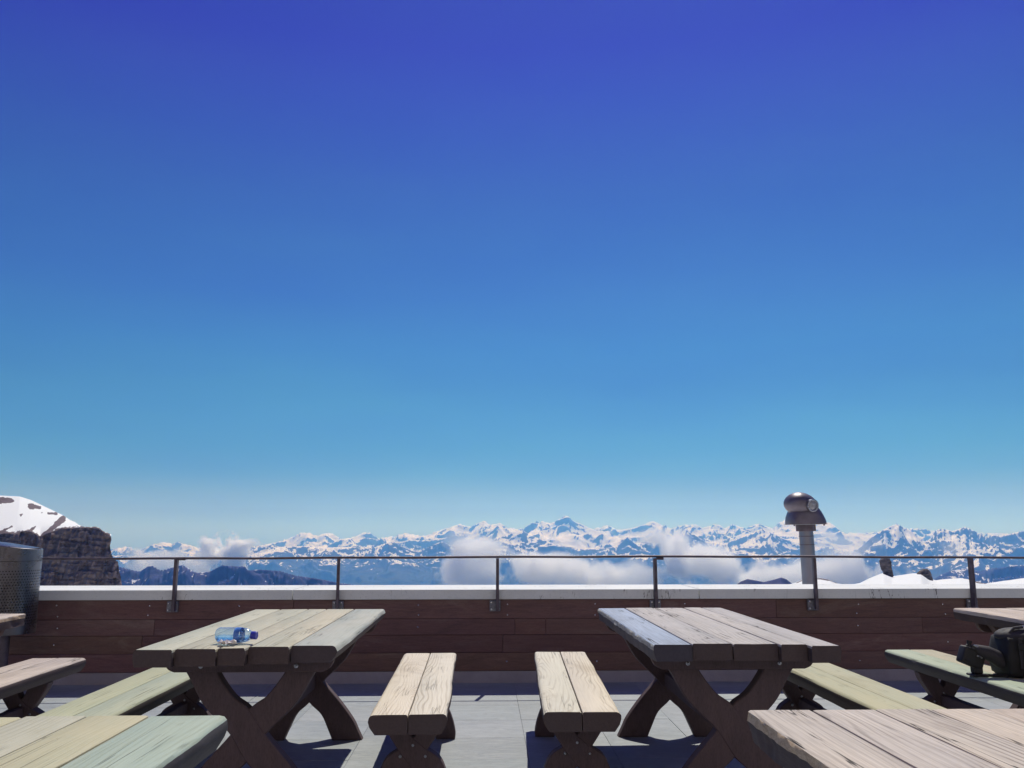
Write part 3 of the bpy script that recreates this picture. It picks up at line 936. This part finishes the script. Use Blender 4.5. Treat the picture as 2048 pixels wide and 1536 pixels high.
LEG = {(k, m): xleg(k, m) for k in ('table', 'bench') for m in (False, True)}
b = bmesh.new()
prof = smooth_line([(-0.385, 0.674), (-0.378, 0.652), (-0.362, 0.630), (-0.335, 0.618)], 4) + smooth_line([(0.335, 0.618), (0.362, 0.630), (0.378, 0.652), (0.385, 0.674)], 4)
prism_xz(b, prof, -0.075, -0.0365, 0.003)
BAR = mesh_of(b); BAR.materials.append(M_LEG)
b = bmesh.new(); box(b, -0.035, 0.035, -0.655, 0.655, 0.300, 0.385, 0.005); STRETCH_T = mesh_of(b); STRETCH_T.materials.append(M_LEG)
b = bmesh.new(); box(b, -0.024, 0.024, -0.555, 0.555, 0.168, 0.232, 0.005); STRETCH_B = mesh_of(b); STRETCH_B.materials.append(M_LEG)
b = bmesh.new(); lathe(b, [(0.010, 0), (0.010, 0.003), (0.006, 0.004), (0.006, 0.010), (0.004, 0.012)], 10, 'Y')
BOLT_T = mesh_of(b); BOLT_T.materials.append(M_GALV)
b = bmesh.new(); lathe(b, [(0.008, 0), (0.008, 0.003), (0.005, 0.006)], 8, 'Y')
BOLT_S = mesh_of(b); BOLT_S.materials.append(M_GALV)


def table(cx, cy, rz, bounds, tints, mat, label, T=0.072, L=1.85, bark=(0, 0), seed=1, sides=('sawn', 'sawn'), near=None):
    t = tag(empty('picnic_table', (cx, cy, 0), rz), label, 'picnic table', 'picnic tables on the terrace')
    for i, (a, c) in enumerate(zip(bounds, bounds[1:])):
        first, last = i == 0, i == len(bounds) - 2
        bk = bark[0] if first else bark[1] if last else 0
        y0, y1 = (near[i] - cy if near else -L / 2 + random.uniform(-0.006, 0.006)), L / 2 + random.uniform(-0.006, 0.006)
        me = plank_mesh(y1 - y0, c - a, T, seed * 20 + i, sides[0] if first else 'joint', sides[1] if last else 'joint', 0.003, 130 if bk else 30, bk)
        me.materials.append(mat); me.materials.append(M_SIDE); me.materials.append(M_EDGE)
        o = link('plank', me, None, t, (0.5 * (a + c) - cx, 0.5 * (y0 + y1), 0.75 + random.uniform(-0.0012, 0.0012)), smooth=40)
        o.color = (*tints[i % len(tints)], 1)
    for y in (-0.69, 0.69):
        f = 1 if y < 0 else -1
        for m in (False, True):
            link('leg', LEG['table', m], None, t, (0, y, 0))
        bar = link('crossbar', BAR, None, t, (0, y, 0), (0, 0, 0 if f > 0 else math.pi))
        for sx in (-0.215, 0.215):
            link('bolt', BOLT_T, None, bar, (sx, -0.075, 0.645))
    link('stretcher', STRETCH_T, None, t)
    return t


def bench(cx, cy, rz, tints, mat, label, W=0.352, L=1.96, seed=1, legs=(-0.59, 0.59)):
    t = tag(empty('bench', (cx, cy, 0), rz), label, 'bench', 'benches beside the picnic tables')
    for i in (0, 1):
        me = plank_mesh(L + random.uniform(-0.006, 0.006), W / 2, 0.084, seed * 31 + i, 'waney' if i == 0 else 'joint', 'joint' if i == 0 else 'waney', 0.004, 36)
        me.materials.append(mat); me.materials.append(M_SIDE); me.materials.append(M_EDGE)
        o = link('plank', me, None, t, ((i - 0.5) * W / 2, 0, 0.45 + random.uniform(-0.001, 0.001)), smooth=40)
        o.color = (*tints[i % len(tints)], 1)
    for y in legs:
        for m in (False, True):
            l = link('leg', LEG['bench', m], None, t, (0, y, 0))
            if m:
                for sx, sz in ((0.0, 0.24), (-0.06, 0.19), (0.06, 0.19)):
                    link('bolt', BOLT_S, None, l, (sx, -0.031, sz))
    link('stretcher', STRETCH_B, None, t)
    return t


LN = lambda *w: w
table(-1.066, 4.86, -0.004, [-1.492, -1.325, -1.147, -1.028, -0.848, -0.645], [(1.0, 1.02, 1.0), (1.0, 0.97, 0.92), (1.02, 0.99, 0.95), (1.04, 1.0, 0.95), (0.92, 0.96, 1.04)], W_GREEN,
      'greenish picnic table with a water bottle lying on its top', seed=1, sides=('sawn', 'waney'), near=[3.845, 3.868, 3.882, 3.928, 3.958])
table(1.158, 4.88, 0.003, [0.752, 0.930, 1.115, 1.319, 1.440, 1.575], [(0.78, 0.97, 1.26), (1.0, 1.0, 1.0), (1.03, 1.02, 1.0), (1.05, 1.03, 1.0), (0.96, 0.96, 0.97)], W_GREY,
      'weathered grey picnic table with one bluish plank along its edge', bark=(0.006, 0), seed=2, near=[3.952, 3.966, 3.960, 3.925, 3.885])
table(-1.12, 1.59, 0.006, [-1.53, -1.38, -1.255, -1.085, -0.915, -0.70], [(0.92, 0.92, 0.80), (0.96, 0.94, 0.78), (0.92, 0.94, 0.93), (0.98, 0.95, 0.80), (0.80, 0.95, 0.96)], W_GREEN,
      'olive and green picnic table nearest the camera, its corner rounded', T=0.09, bark=(0, 0.003), seed=3, sides=('sawn', 'waney'))
table(1.17, 1.605, 0.0, [0.745, 0.932, 1.115, 1.275, 1.44, 1.60], [(1.0, 0.98, 0.96), (0.98, 0.97, 0.98), (1.04, 1.01, 0.97), (1.05, 1.0, 0.94), (1.08, 1.0, 0.93)], W_ROSE,
      'rosy weathered picnic table nearest the camera, bark left on its edge', T=0.085, bark=(0.009, 0), seed=4)
table(-3.23, 4.60, 0.0, [-3.645, -3.47, -3.30, -3.13, -2.97, -2.812], [(1.05, 1.0, 0.97)], W_ROSE, 'pinkish picnic table cut off in front of the litter bin', bark=(0, 0.007), seed=5)
table(3.51, 4.79, 0.0, [3.085, 3.26, 3.43, 3.60, 3.76, 3.93], [(1.05, 0.98, 0.93)], W_ROSE, 'pale picnic table cut off beside the black backpack', bark=(0.004, 0), seed=6)

bench(-0.345, 4.97, 0.012, [(1.0, 0.98, 0.94), (0.99, 1.0, 0.98)], W_CREAM, 'cream two-plank bench along the greenish picnic table with the bottle', seed=1)
bench(0.476, 5.0, -0.036, [(0.97, 1.0, 0.97), (1.0, 0.98, 0.94)], W_CREAM, 'cream two-plank bench along the grey picnic table, facing another cream bench', seed=2)
bench(-1.81, 4.95, 0.004, [(0.86, 0.92, 0.78), (0.86, 0.94, 0.88)], W_GREEN, 'greenish bench with dents, behind the olive and green table', seed=3)
bench(1.965, 4.95, -0.006, [(0.96, 0.95, 0.78), (0.96, 0.95, 0.80)], W_GREEN, 'yellow-green bench running behind the rosy weathered table', seed=4)
bench(2.90, 5.03, -0.012, [(0.86, 1.0, 0.92), (1.05, 0.98, 0.86)], W_GREEN, 'greenish bench carrying the black backpack', seed=5)
bench(-2.72, 4.82, 0.004, [(1.05, 1.0, 0.98), (0.98, 0.94, 0.92)], W_ROSE, 'pinkish bench with a chipped edge in front of the litter bin', seed=6)

# ------------------------------------------------------------------ litter bin
BR, BX, BY = 0.222, -3.785, 7.12
lb = tag(empty('litter_bin', (BX, BY, 0)), 'round perforated steel litter bin with a dark slot, by the wall', 'litter bin')
Z_LO, Z_SEAM, Z_TOP = 0.455, 1.018, 1.135
# body: rows of round holes in staggered rows
b = bmesh.new()
nh, pitch = 66, 0.0213
cell = 2 * math.pi / nh
hz0, hz1 = 0.525, 0.955
rowsn = int((hz1 - hz0) / pitch)
P = lambda a, z, r=BR: Vector((r * math.cos(a), r * math.sin(a), z))
vis0, vis1 = R(-200), R(20)
for i in range(rowsn):
    z = hz0 + (i + 0.5) * pitch
    for k in range(nh):
        a = (k + (0.5 if i % 2 else 0)) * cell
        ho = [P(a + 0.26 * cell * math.cos(q), z + 0.26 * pitch * math.sin(q)) for q in [2 * math.pi * w / 8 + math.pi / 8 for w in range(8)]]
        so = [P(a + dx * cell / 2, z + dz * pitch / 2) for dx, dz in ((1, 0.42), (0.42, 1), (-0.42, 1), (-1, 0.42), (-1, -0.42), (-0.42, -1), (0.42, -1), (1, -0.42))]
        co = [P(a + dx * cell / 2, z + dz * pitch / 2) for dx, dz in ((1, 1), (-1, 1), (-1, -1), (1, -1))]
        hv = [b.verts.new(p) for p in ho]; sv = [b.verts.new(p) for p in so]; cv = [b.verts.new(p) for p in co]
        for w in range(8):
            b.faces.new((sv[w], sv[(w + 1) % 8], hv[(w + 1) % 8], hv[w]))
        for w, (p, q) in enumerate(((0, 1), (2, 3), (4, 5), (6, 7))):
            b.faces.new((sv[p], cv[w], sv[q]))
bmesh.ops.remove_doubles(b, verts=b.verts, dist=1e-5)
lathe(b, [(BR, hz0 + rowsn * pitch), (BR, Z_SEAM - 0.003)], 66, caps=False)
lathe(b, [(BR - 0.012, Z_LO), (BR, Z_LO + 0.004), (BR, hz0)], 66, caps=False)
body = link('body', mesh_of(b), M_BIN, lb, smooth=40)
b = bmesh.new(); lathe(b, [(BR - 0.012, Z_LO + 0.004), (BR - 0.012, Z_TOP - 0.02)], 40); link('liner', mesh_of(b), M_DARK, lb, smooth=40)
# lid with a slot opening that faces the tables
b = bmesh.new()
na = 72
sl0, sl1 = R(-152), R(-97)
zs = [Z_SEAM, Z_SEAM + 0.012, 1.052, 1.158, 1.165]


def lid_z(a, z):
    # the rim slopes down towards the right
    return z if z < 1.1 else z - 0.055 * (0.5 + 0.5 * math.cos(a - R(10))) * (z - 1.052) / 0.11


for k in range(na):
    a0, a1 = 2 * math.pi * k / na - math.pi, 2 * math.pi * (k + 1) / na - math.pi
    for i in range(len(zs) - 1):
        if i == 2 and sl0 < 0.5 * (a0 + a1) < sl1: continue
        ra = BR + (0.003 if i == 0 else 0)
        b.faces.new([b.verts.new(P(a, lid_z(a, z), BR + (0.003 if i == 0 else 0.0) - (0.006 if z > 1.16 else 0))) for a, z in ((a0, zs[i]), (a1, zs[i]), (a1, zs[i + 1]), (a0, zs[i + 1]))])
    top = [(BR - 0.006, 1.165), (BR - 0.05, 1.172), (0.0, 1.175)]
    for (r0, z0), (r1, z1) in zip(top, top[1:]):
        q = [(a0, r0, z0), (a1, r0, z0), (a1, r1, z1), (a0, r1, z1)]
        vs = [b.verts.new(P(a, lid_z(a, z) if r > 0.01 else z - 0.0285, r)) for a, r, z in q]
        if r1 < 1e-6:
            b.verts.remove(vs[3]); vs = vs[:3]
        b.faces.new(vs)
bmesh.ops.remove_doubles(b, verts=b.verts, dist=1e-5)
link('lid', mesh_of(b), M_BIN, lb, smooth=35)
b = bmesh.new(); lathe(b, [(0.05, -0.004), (0.05, Z_LO + 0.01)], 20); lathe(b, [(0.16, -0.003), (0.16, 0.012)], 28)
link('stand', mesh_of(b), M_STEEL, lb, smooth=40)

# ------------------------------------------------------------------ viewing telescope behind the wall
sc_ = tag(empty('viewing_telescope', (3.905, 10.4, -0.3)), 'grey metal viewing telescope on a pole behind the parapet wall', 'telescope')
sc_.rotation_euler = (0, R(-0.9), 0)
H0 = 0.3
b = bmesh.new(); lathe(b, [(0.088, -0.3), (0.087, 0.9 + H0), (0.083, 1.27 + H0)], 40); pole = link('pole', mesh_of(b), M_POLE, sc_, smooth=40)
for z in (1.085, 1.185):
    b = bmesh.new(); lathe(b, [(0.0868, z + H0), (0.0885, z + H0 + 0.002), (0.0885, z + H0 + 0.006), (0.0862, z + H0 + 0.008)], 40, caps=False); link('band', mesh_of(b), M_STEEL, pole, smooth=40)
b = bmesh.new(); lathe(b, [(0.112, 1.248 + H0), (0.116, 1.252 + H0), (0.116, 1.322 + H0), (0.112, 1.326 + H0)], 40); link('collar', mesh_of(b), M_STEEL, sc_, smooth=40)
# hood: arched cheeks, wide at its foot
b = bmesh.new()
prof = [(-0.224, 0.0), (-0.224, 0.04), (-0.214, 0.095), (-0.192, 0.150), (-0.166, 0.195), (-0.135, 0.228), (-0.08, 0.245), (0.0, 0.25), (0.07, 0.246), (0.115, 0.232), (0.150, 0.200), (0.182, 0.150), (0.210, 0.090), (0.228, 0.035), (0.230, 0.0)]
prof = smooth_line(prof, 3)
ys = np.linspace(-1, 1, 17)
rings = []
for yy in ys:
    s = math.sqrt(max(0.0, 1 - (abs(yy) * 0.93) ** 2.6))
    rings.append([b.verts.new((x * (0.55 + 0.45 * s), 0.175 * yy, z * s + 0.0)) for x, z in prof])
for a, c in zip(rings, rings[1:]):
    for k in range(len(prof) - 1):
        b.faces.new((a[k], a[k + 1], c[k + 1], c[k]))
    b.faces.new((a[-1], a[0], c[0], c[-1]))
b.faces.new(rings[0]); b.faces.new(rings[-1][::-1])
hood = link('hood', mesh_of(b), M_SCOPE, sc_, (0, 0, 1.332 + H0), smooth=50)
b = bmesh.new(); box(b, -0.214, 0.214, -0.15, 0.15, 1.326 + H0, 1.333 + H0, 0.002); plate = link('base_plate', mesh_of(b), M_GALV, sc_)
for sx in (-0.18, 0.18):
    b = bmesh.new(); lathe(b, [(0.012, 1.312 + H0), (0.012, 1.327 + H0)], 8, org=(sx, -0.12, 0)); link('bolt', mesh_of(b), M_STEEL, plate)
# head: an egg-shaped body lying across the hood
b = bmesh.new()
bmesh.ops.create_uvsphere(b, u_segments=40, v_segments=24, radius=1)
for v in b.verts:
    x, y, z = v.co
    k = 1 - 0.12 * max(0, x)
    v.co = Vector((x * 0.190, y * 0.185 * k, z * 0.138 * k + 0.006 * x))
head = link('head', mesh_of(b), M_SCOPE, sc_, (-0.062, -0.03, 1.578 + H0), (0, R(4), R(-12)), smooth=180)
b = bmesh.new()
lathe(b, [(0.060, -0.02), (0.072, 0.02), (0.075, 0.05), (0.075, 0.060), (0.070, 0.062), (0.062, 0.062), (0.060, 0.056), (0.056, 0.054), (0.056, 0.050)], 40, 'Y', caps=False)
eye = link('eyepiece', mesh_of(b), M_GALV, sc_, (0.010, -0.170, 1.555 + H0), (R(6), 0, R(14)), smooth=40)
b = bmesh.new(); lathe(b, [(0.057, 0.046), (0.054, 0.051), (0.02, 0.054), (0.004, 0.0545)], 32, 'Y'); link('lens', mesh_of(b), M_LENS, eye, smooth=60)
b = bmesh.new(); lathe(b, [(0.004, 0.0545), (0.004, 0.056)], 10, 'Y'); link('screw', mesh_of(b), M_STEEL, eye)
for sx in (-1, 1):
    b = bmesh.new(); lathe(b, [(0.045, 0.0), (0.045, 0.02), (0.035, 0.028)], 24, 'X', (0, 0, 0)); link('pivot', mesh_of(b), M_SCOPE, sc_, (sx * 0.15 - 0.02, -0.02, 1.50 + H0), (0, 0, 0 if sx > 0 else math.pi), smooth=40)

# ------------------------------------------------------------------ water bottle on the left table
bt = tag(empty('water_bottle', (-1.115, 4.045, 0.7535), R(-9)), 'clear blue plastic water bottle with blue cap lying on the greenish table', 'bottle')
BRD = 0.0335
prof = [(0.020, 0.000), (0.028, 0.003), (0.0325, 0.010), (BRD, 0.018), (0.0322, 0.026), (BRD, 0.034), (0.0325, 0.040), (BRD, 0.050), (BRD, 0.082), (0.0318, 0.088), (0.0318, 0.094), (BRD, 0.099), (BRD, 0.118),
        (0.0325, 0.126), (0.0305, 0.138), (0.0265, 0.150), (0.0205, 0.160), (0.0150, 0.166), (0.0132, 0.170), (0.0132, 0.184)]
MB_ = Mat('blue_tint_pet')
tr = MB_.n('BsdfTransparent', Color=(0.86, 0.94, 1.0)); gl = MB_.n('BsdfGlossy', Roughness=0.08, Color=(0.9, 0.95, 1.0))
df = MB_.n('BsdfTranslucent', Color=(0.45, 0.72, 0.95))
fr = MB_.n('LayerWeight', Blend=0.35)
wr = MB_.n('TexNoise', Scale=40.0)
mx = MB_.n('MixShader', i0=0.14, i1=tr.outputs[0], i2=df.outputs[0])
mx2 = MB_.n('MixShader', i0=MB_.ramp(fr.outputs['Facing'], (0.1, 1.0, 0.08, 0.75)), i1=mx.outputs[0], i2=gl.outputs[0])
MB_.t.links.new(mx2.outputs[0], MB_.out.inputs['Surface'])
b = bmesh.new(); lathe(b, prof, 36, 'X', (-0.095, 0, BRD), caps=False)
shell = link('shell', mesh_of(b), MB_.m, bt, smooth=60)
b = bmesh.new(); lathe(b, [(0.0005, 0.0), (0.020, 0.0005)], 36, 'X', (-0.095, 0, BRD), caps=False); link('base', mesh_of(b), MB_.m, bt)
b = bmesh.new(); lathe(b, [(0.0338, 0.0925), (0.0340, 0.094), (0.0340, 0.117), (0.0338, 0.1185)], 36, 'X', (-0.095, 0, BRD), caps=False); link('label_band', mesh_of(b), M_LABEL, bt, smooth=60)
b = bmesh.new(); lathe(b, [(0.0165, 0.164), (0.0178, 0.166), (0.0178, 0.186), (0.0165, 0.189)], 24, 'X', (-0.095, 0, BRD)); link('bottle_cap', mesh_of(b), M_CAPBLUE, bt, smooth=40)
WT = Mat('water')
WT.b.inputs['Transmission Weight'].default_value = 1.0
WT.b.inputs['IOR'].default_value = 1.33
WT.set((0.78, 0.90, 1.0), 0.02)
b = bmesh.new()
lathe(b, [(0.026, 0.004), (0.0312, 0.012), (0.0312, 0.122), (0.029, 0.138), (0.018, 0.158)], 36, 'X', (-0.095, 0, BRD))
bmesh.ops.bisect_plane(b, geom=b.verts[:] + b.edges[:] + b.faces[:], plane_co=(0, 0, 0.031), plane_no=(0, 0, 1), clear_outer=True)
bmesh.ops.holes_fill(b, edges=[e for e in b.edges if e.is_boundary], sides=0)
link('water', mesh_of(b), WT.m, bt, smooth=40)

b = bmesh.new()
n = 9
vs = [[b.verts.new(((i / n - 0.5) * 0.075, (j / n - 0.5) * 0.045 + 0.01 * mnoise.noise((i * .5, j * .3, 2)), max(0.0008, 0.010 + 0.022 * mnoise.noise((i * 0.55, j * 0.6, 4.2))))) for j in range(n + 1)] for i in range(n + 1)]
for i in range(n):
    for j in range(n):
        b.faces.new((vs[i][j], vs[i + 1][j], vs[i + 1][j + 1], vs[i][j + 1]))
tag(link('paper_scrap', mesh_of(b), M_PAPER, None, (-1.135, 3.975, 0.7535), (0, 0, 0.2)), 'crumpled white paper scrap in front of the water bottle', 'paper')

# ------------------------------------------------------------------ backpack on the right bench
bp = tag(empty('backpack', (3.02, 4.93, 0.452)), 'black backpack with buckled hip belt on the greenish bench', 'backpack')
b = bmesh.new()
bmesh.ops.create_cube(b, size=1)
bmesh.ops.subdivide_edges(b, edges=b.edges[:], cuts=7, use_grid_fill=True)
for v in b.verts:
    p = v.co * 2
    q = Vector((math.copysign(abs(p.x) ** 0.9, p.x), math.copysign(abs(p.y) ** 0.9, p.y), p.z))
    m = max(abs(p.x), abs(p.y), abs(p.z))
    sph = p.normalized() * m
    q = p.lerp(sph, 0.38)
    w = 1 - 0.10 * (q.z > 0) * q.z
    v.co = Vector((q.x * 0.140 * w, q.y * 0.115 * w, 0.108 + q.z * 0.118)) + Vector((1, 1, 1)) * (0.007 * mnoise.noise(p * 1.7) + 0.006 * mnoise.noise(Vector((p.x * 2, p.y * 2, p.z * 5))))
for v in b.verts: v.co.z = max(v.co.z, 0.0)
pbody = link('body', mesh_of(b), M_NYLON, bp, smooth=180)
b = bmesh.new()
bmesh.ops.create_uvsphere(b, u_segments=28, v_segments=16, radius=1)
for v in b.verts:
    p = v.co
    v.co = Vector((p.x * 0.128, p.y * 0.112, 0.213 + max(p.z, -0.35) * 0.048 + 0.004 * mnoise.noise(p * 3)))
lid = link('top_lid', mesh_of(b), M_PADDING, bp, smooth=180)
for x0 in (-0.075, 0.02):
    b = bmesh.new()
    box(b, x0, x0 + 0.02, -0.119, -0.114, 0.05, 0.215, 0.002)
    st = link('strap', mesh_of(b), M_PADDING, bp)
    b = bmesh.new(); box(b, x0 - 0.006, x0 + 0.026, -0.127, -0.119, 0.15, 0.185, 0.003); link('buckle', mesh_of(b), M_PLASTIC, st)
b = bmesh.new(); tube(b, [(-0.10, -0.05, 0.215), (-0.06, -0.06, 0.262), (0.0, -0.06, 0.27), (0.05, -0.06, 0.25)], 0.009, 8); link('grab_loop', mesh_of(b), M_PADDING, bp, smooth=60)
b = bmesh.new(); box(b, -0.012, 0.014, -0.075, -0.055, 0.262, 0.276, 0.002); link('ring', mesh_of(b), M_BOLT, bp)
# padded hip-belt wing that reaches over the bench towards the left
belt_pts = [(-0.10, -0.02, 0.055), (-0.15, -0.03, 0.095), (-0.205, -0.03, 0.125), (-0.25, -0.02, 0.140), (-0.275, -0.01, 0.150)]
b = bmesh.new()
rings = []
for i, p in enumerate(belt_pts):
    w, h = [0.035, 0.045, 0.040, 0.034, 0.025][i], [0.030, 0.042, 0.036, 0.028, 0.020][i]
    rings.append([b.verts.new(Vector(p) + Vector((0.35 * h * math.sin(a), w * math.cos(a), h * math.sin(a)))) for a in [2 * math.pi * k / 12 for k in range(12)]])
for a, c in zip(rings, rings[1:]):
    for k in range(12):
        b.faces.new((a[k], a[(k + 1) % 12], c[(k + 1) % 12], c[k]))
b.faces.new(rings[0]); b.faces.new(rings[-1][::-1])
belt = link('hip_belt', mesh_of(b), M_PADDING, bp, smooth=50)
b = bmesh.new(); box(b, -0.070, 0.065, -0.032, 0.03, -0.048, 0.048, 0.014, 3)
pouch = link('pouch', mesh_of(b), M_PLASTIC, bp, (-0.285, -0.005, 0.098), (0, R(22), R(8)), smooth=50)
for x0, x1, z0, z1 in ((-0.05, 0.0, 0.038, 0.046), (-0.062, -0.015, -0.03, -0.024), (0.005, 0.04, 0.012, 0.022)):
    b = bmesh.new(); box(b, x0, x1, -0.038, -0.031, z0, z1, 0.002); link('clip', mesh_of(b), M_GALV if x0 > 0 else M_PLASTIC, pouch)
b = bmesh.new(); lathe(b, [(0.016, 0), (0.017, 0.02), (0.013, 0.024), (0.013, 0.036), (0.015, 0.038), (0.015, 0.046)], 16); link('knob', mesh_of(b), M_PLASTIC, bp, (-0.298, -0.005, 0.145), (0, R(14), 0), smooth=40)
b = bmesh.new(); tube(b, [(-0.283, -0.03, 0.168), (-0.24, -0.035, 0.150), (-0.19, -0.04, 0.128), (-0.15, -0.04, 0.108)], 0.006, 8); link('strap', mesh_of(b), M_GALV, bp, smooth=60)
b = bmesh.new(); box(b, -0.305, -0.215, -0.05, 0.03, 0.0, 0.012, 0.004); box(b, -0.285, -0.235, -0.03, 0.02, 0.012, 0.066, 0.006); link('buckle', mesh_of(b), M_PLASTIC, bp)
b = bmesh.new(); tube(b, [(-0.23, -0.03, 0.008), (-0.17, -0.05, 0.006), (-0.12, -0.06, 0.006), (-0.09, -0.06, 0.012)], 0.008, 8); link('strap', mesh_of(b), M_NYLON, bp, smooth=60)

# ------------------------------------------------------------------ clouds lying below the peaks
CM = bpy.data.materials.new('cloud_vapour')
CM.use_nodes = True
CT = CM.node_tree
CT.nodes.clear()
c_out = CT.nodes.new('ShaderNodeOutputMaterial')
c_vol = CT.nodes.new('ShaderNodeVolumePrincipled')
c_vol.inputs['Color'].default_value = (1, 1, 1, 1)
c_vol.inputs['Anisotropy'].default_value = 0.4
CMM = Mat.__new__(Mat); CMM.m, CMM.t = CM, CT
c_tc = CT.nodes.new('ShaderNodeTexCoord')
c_oi = CT.nodes.new('ShaderNodeObjectInfo')
c_len = CT.nodes.new('ShaderNodeVectorMath'); c_len.operation = 'LENGTH'
CT.links.new(c_tc.outputs['Object'], c_len.inputs[0])
c_geo = CT.nodes.new('ShaderNodeNewGeometry')
c_off = CT.nodes.new('ShaderNodeVectorMath'); c_off.operation = 'SCALE'
CT.links.new(c_geo.outputs['Position'], c_off.inputs[0])
c_off.inputs['Scale'].default_value = 1 / 300.0
c_n = CMM.noise(c_off.outputs[0], 1.0, 5, 0.62, 0.3)
c_d = CMM.math('ADD', CMM.math('SUBTRACT', 0.76, c_len.outputs['Value']), CMM.math('MULTIPLY', CMM.math('SUBTRACT', c_n, 0.5), 3.1))
c_d = CMM.ramp(c_d, (0.0, 0.32))
c_edge = CMM.ramp(c_len.outputs['Value'], (0.8, 1.0, 1, 0))
c_d = CMM.math('MULTIPLY', CMM.math('MULTIPLY', c_d, c_edge), CMM.math('MULTIPLY', CMM.n('SeparateXYZ', i0=c_oi.outputs['Color']).outputs[0], 0.0115))
CT.links.new(c_d, c_vol.inputs['Density'])
CT.links.new(c_vol.outputs[0], c_out.inputs['Volume'])
cb_ = bmesh.new()
bmesh.ops.create_icosphere(cb_, subdivisions=3, radius=1.0)
cloud_me = mesh_of(cb_)
cloud_me.materials.append(CM)


def cloud(px, py, w, h, D, label, rot=0.0, dens=1.0, depth=None):
    a, e = sight(px, py)
    o = link('cloud', cloud_me, None, None, (a * D, D, EYE + e * D), (0, rot, -math.atan(a)))
    k = 0.5 * D / FOC * 1.5
    o.scale = (w * k, depth or 0.45 * w * k, h * k)
    o.color = (dens, dens, dens, 1)
    tag(o, label, 'cloud', 'clouds lying below the peaks')


cloud(448, 1116, 100, 76, 9800, 'round white cumulus with a domed top above the dark blue ridge', dens=3.2)
cloud(398, 1128, 80, 50, 9800, 'low grey-white cloud at the left foot of the domed cumulus')
cloud(320, 1118, 130, 46, 9800, 'faint cloud bank beside the cliff, over the dark blue ridge', dens=0.55)
cloud(262, 1128, 70, 40, 9800, 'small cloud wisp touching the edge of the cliff', dens=0.6)
cloud(497, 1086, 44, 22, 9800, 'tiny cloud puff behind the shoulder of the domed cumulus', dens=1.8)
cloud(940, 1132, 165, 80, 6500, 'large white cloud in front of the snowy peaks, left of the centre rail post', dens=1.3)
cloud(925, 1095, 120, 56, 6500, 'thin veil of cloud rising above the large white cloud', dens=0.3)
cloud(1095, 1146, 225, 64, 6500, 'broad white cloud bank right of the centre rail post', dens=1.5)
cloud(1275, 1148, 130, 48, 6500, 'low cloud wisps under the rail between two posts', dens=0.8)
cloud(1405, 1132, 200, 80, 6500, 'large slanting white cloud descending to the right, right of the middle', rot=R(24), dens=1.6)
cloud(1640, 1144, 240, 66, 6500, 'wide white cloud bank behind the pole of the viewing telescope', dens=1.5)
cloud(1690, 1092, 120, 60, 6500, 'thin cloud veil rising right of the telescope pole', dens=0.3)
cloud(1905, 1098, 60, 26, 6500, 'small cloud wisp hanging on the right-hand massif', rot=R(25), dens=0.4)

# ------------------------------------------------------------------ air
HAZE_D, HAZE_C = 6.0e-5, (0.14, 0.42, 1.0)
hb = bmesh.new()
box(hb, -45000, 45000, -4000, 40000, -2401, 1100)
HM = bpy.data.materials.new('mountain_air')
HM.use_nodes = True
HM.node_tree.nodes.clear()
h_out = HM.node_tree.nodes.new('ShaderNodeOutputMaterial')
h_vol = HM.node_tree.nodes.new('ShaderNodeVolumePrincipled')
h_vol.inputs['Color'].default_value = (*HAZE_C, 1)
h_vol.inputs['Absorption Color'].default_value = (1, 1, 1, 1)
h_vol.inputs['Density'].default_value = HAZE_D
h_vol.inputs['Anisotropy'].default_value = 0.5
HM.node_tree.links.new(h_vol.outputs[0], h_out.inputs['Volume'])
tag(link('haze', mesh_of(hb), HM), kind='stuff')
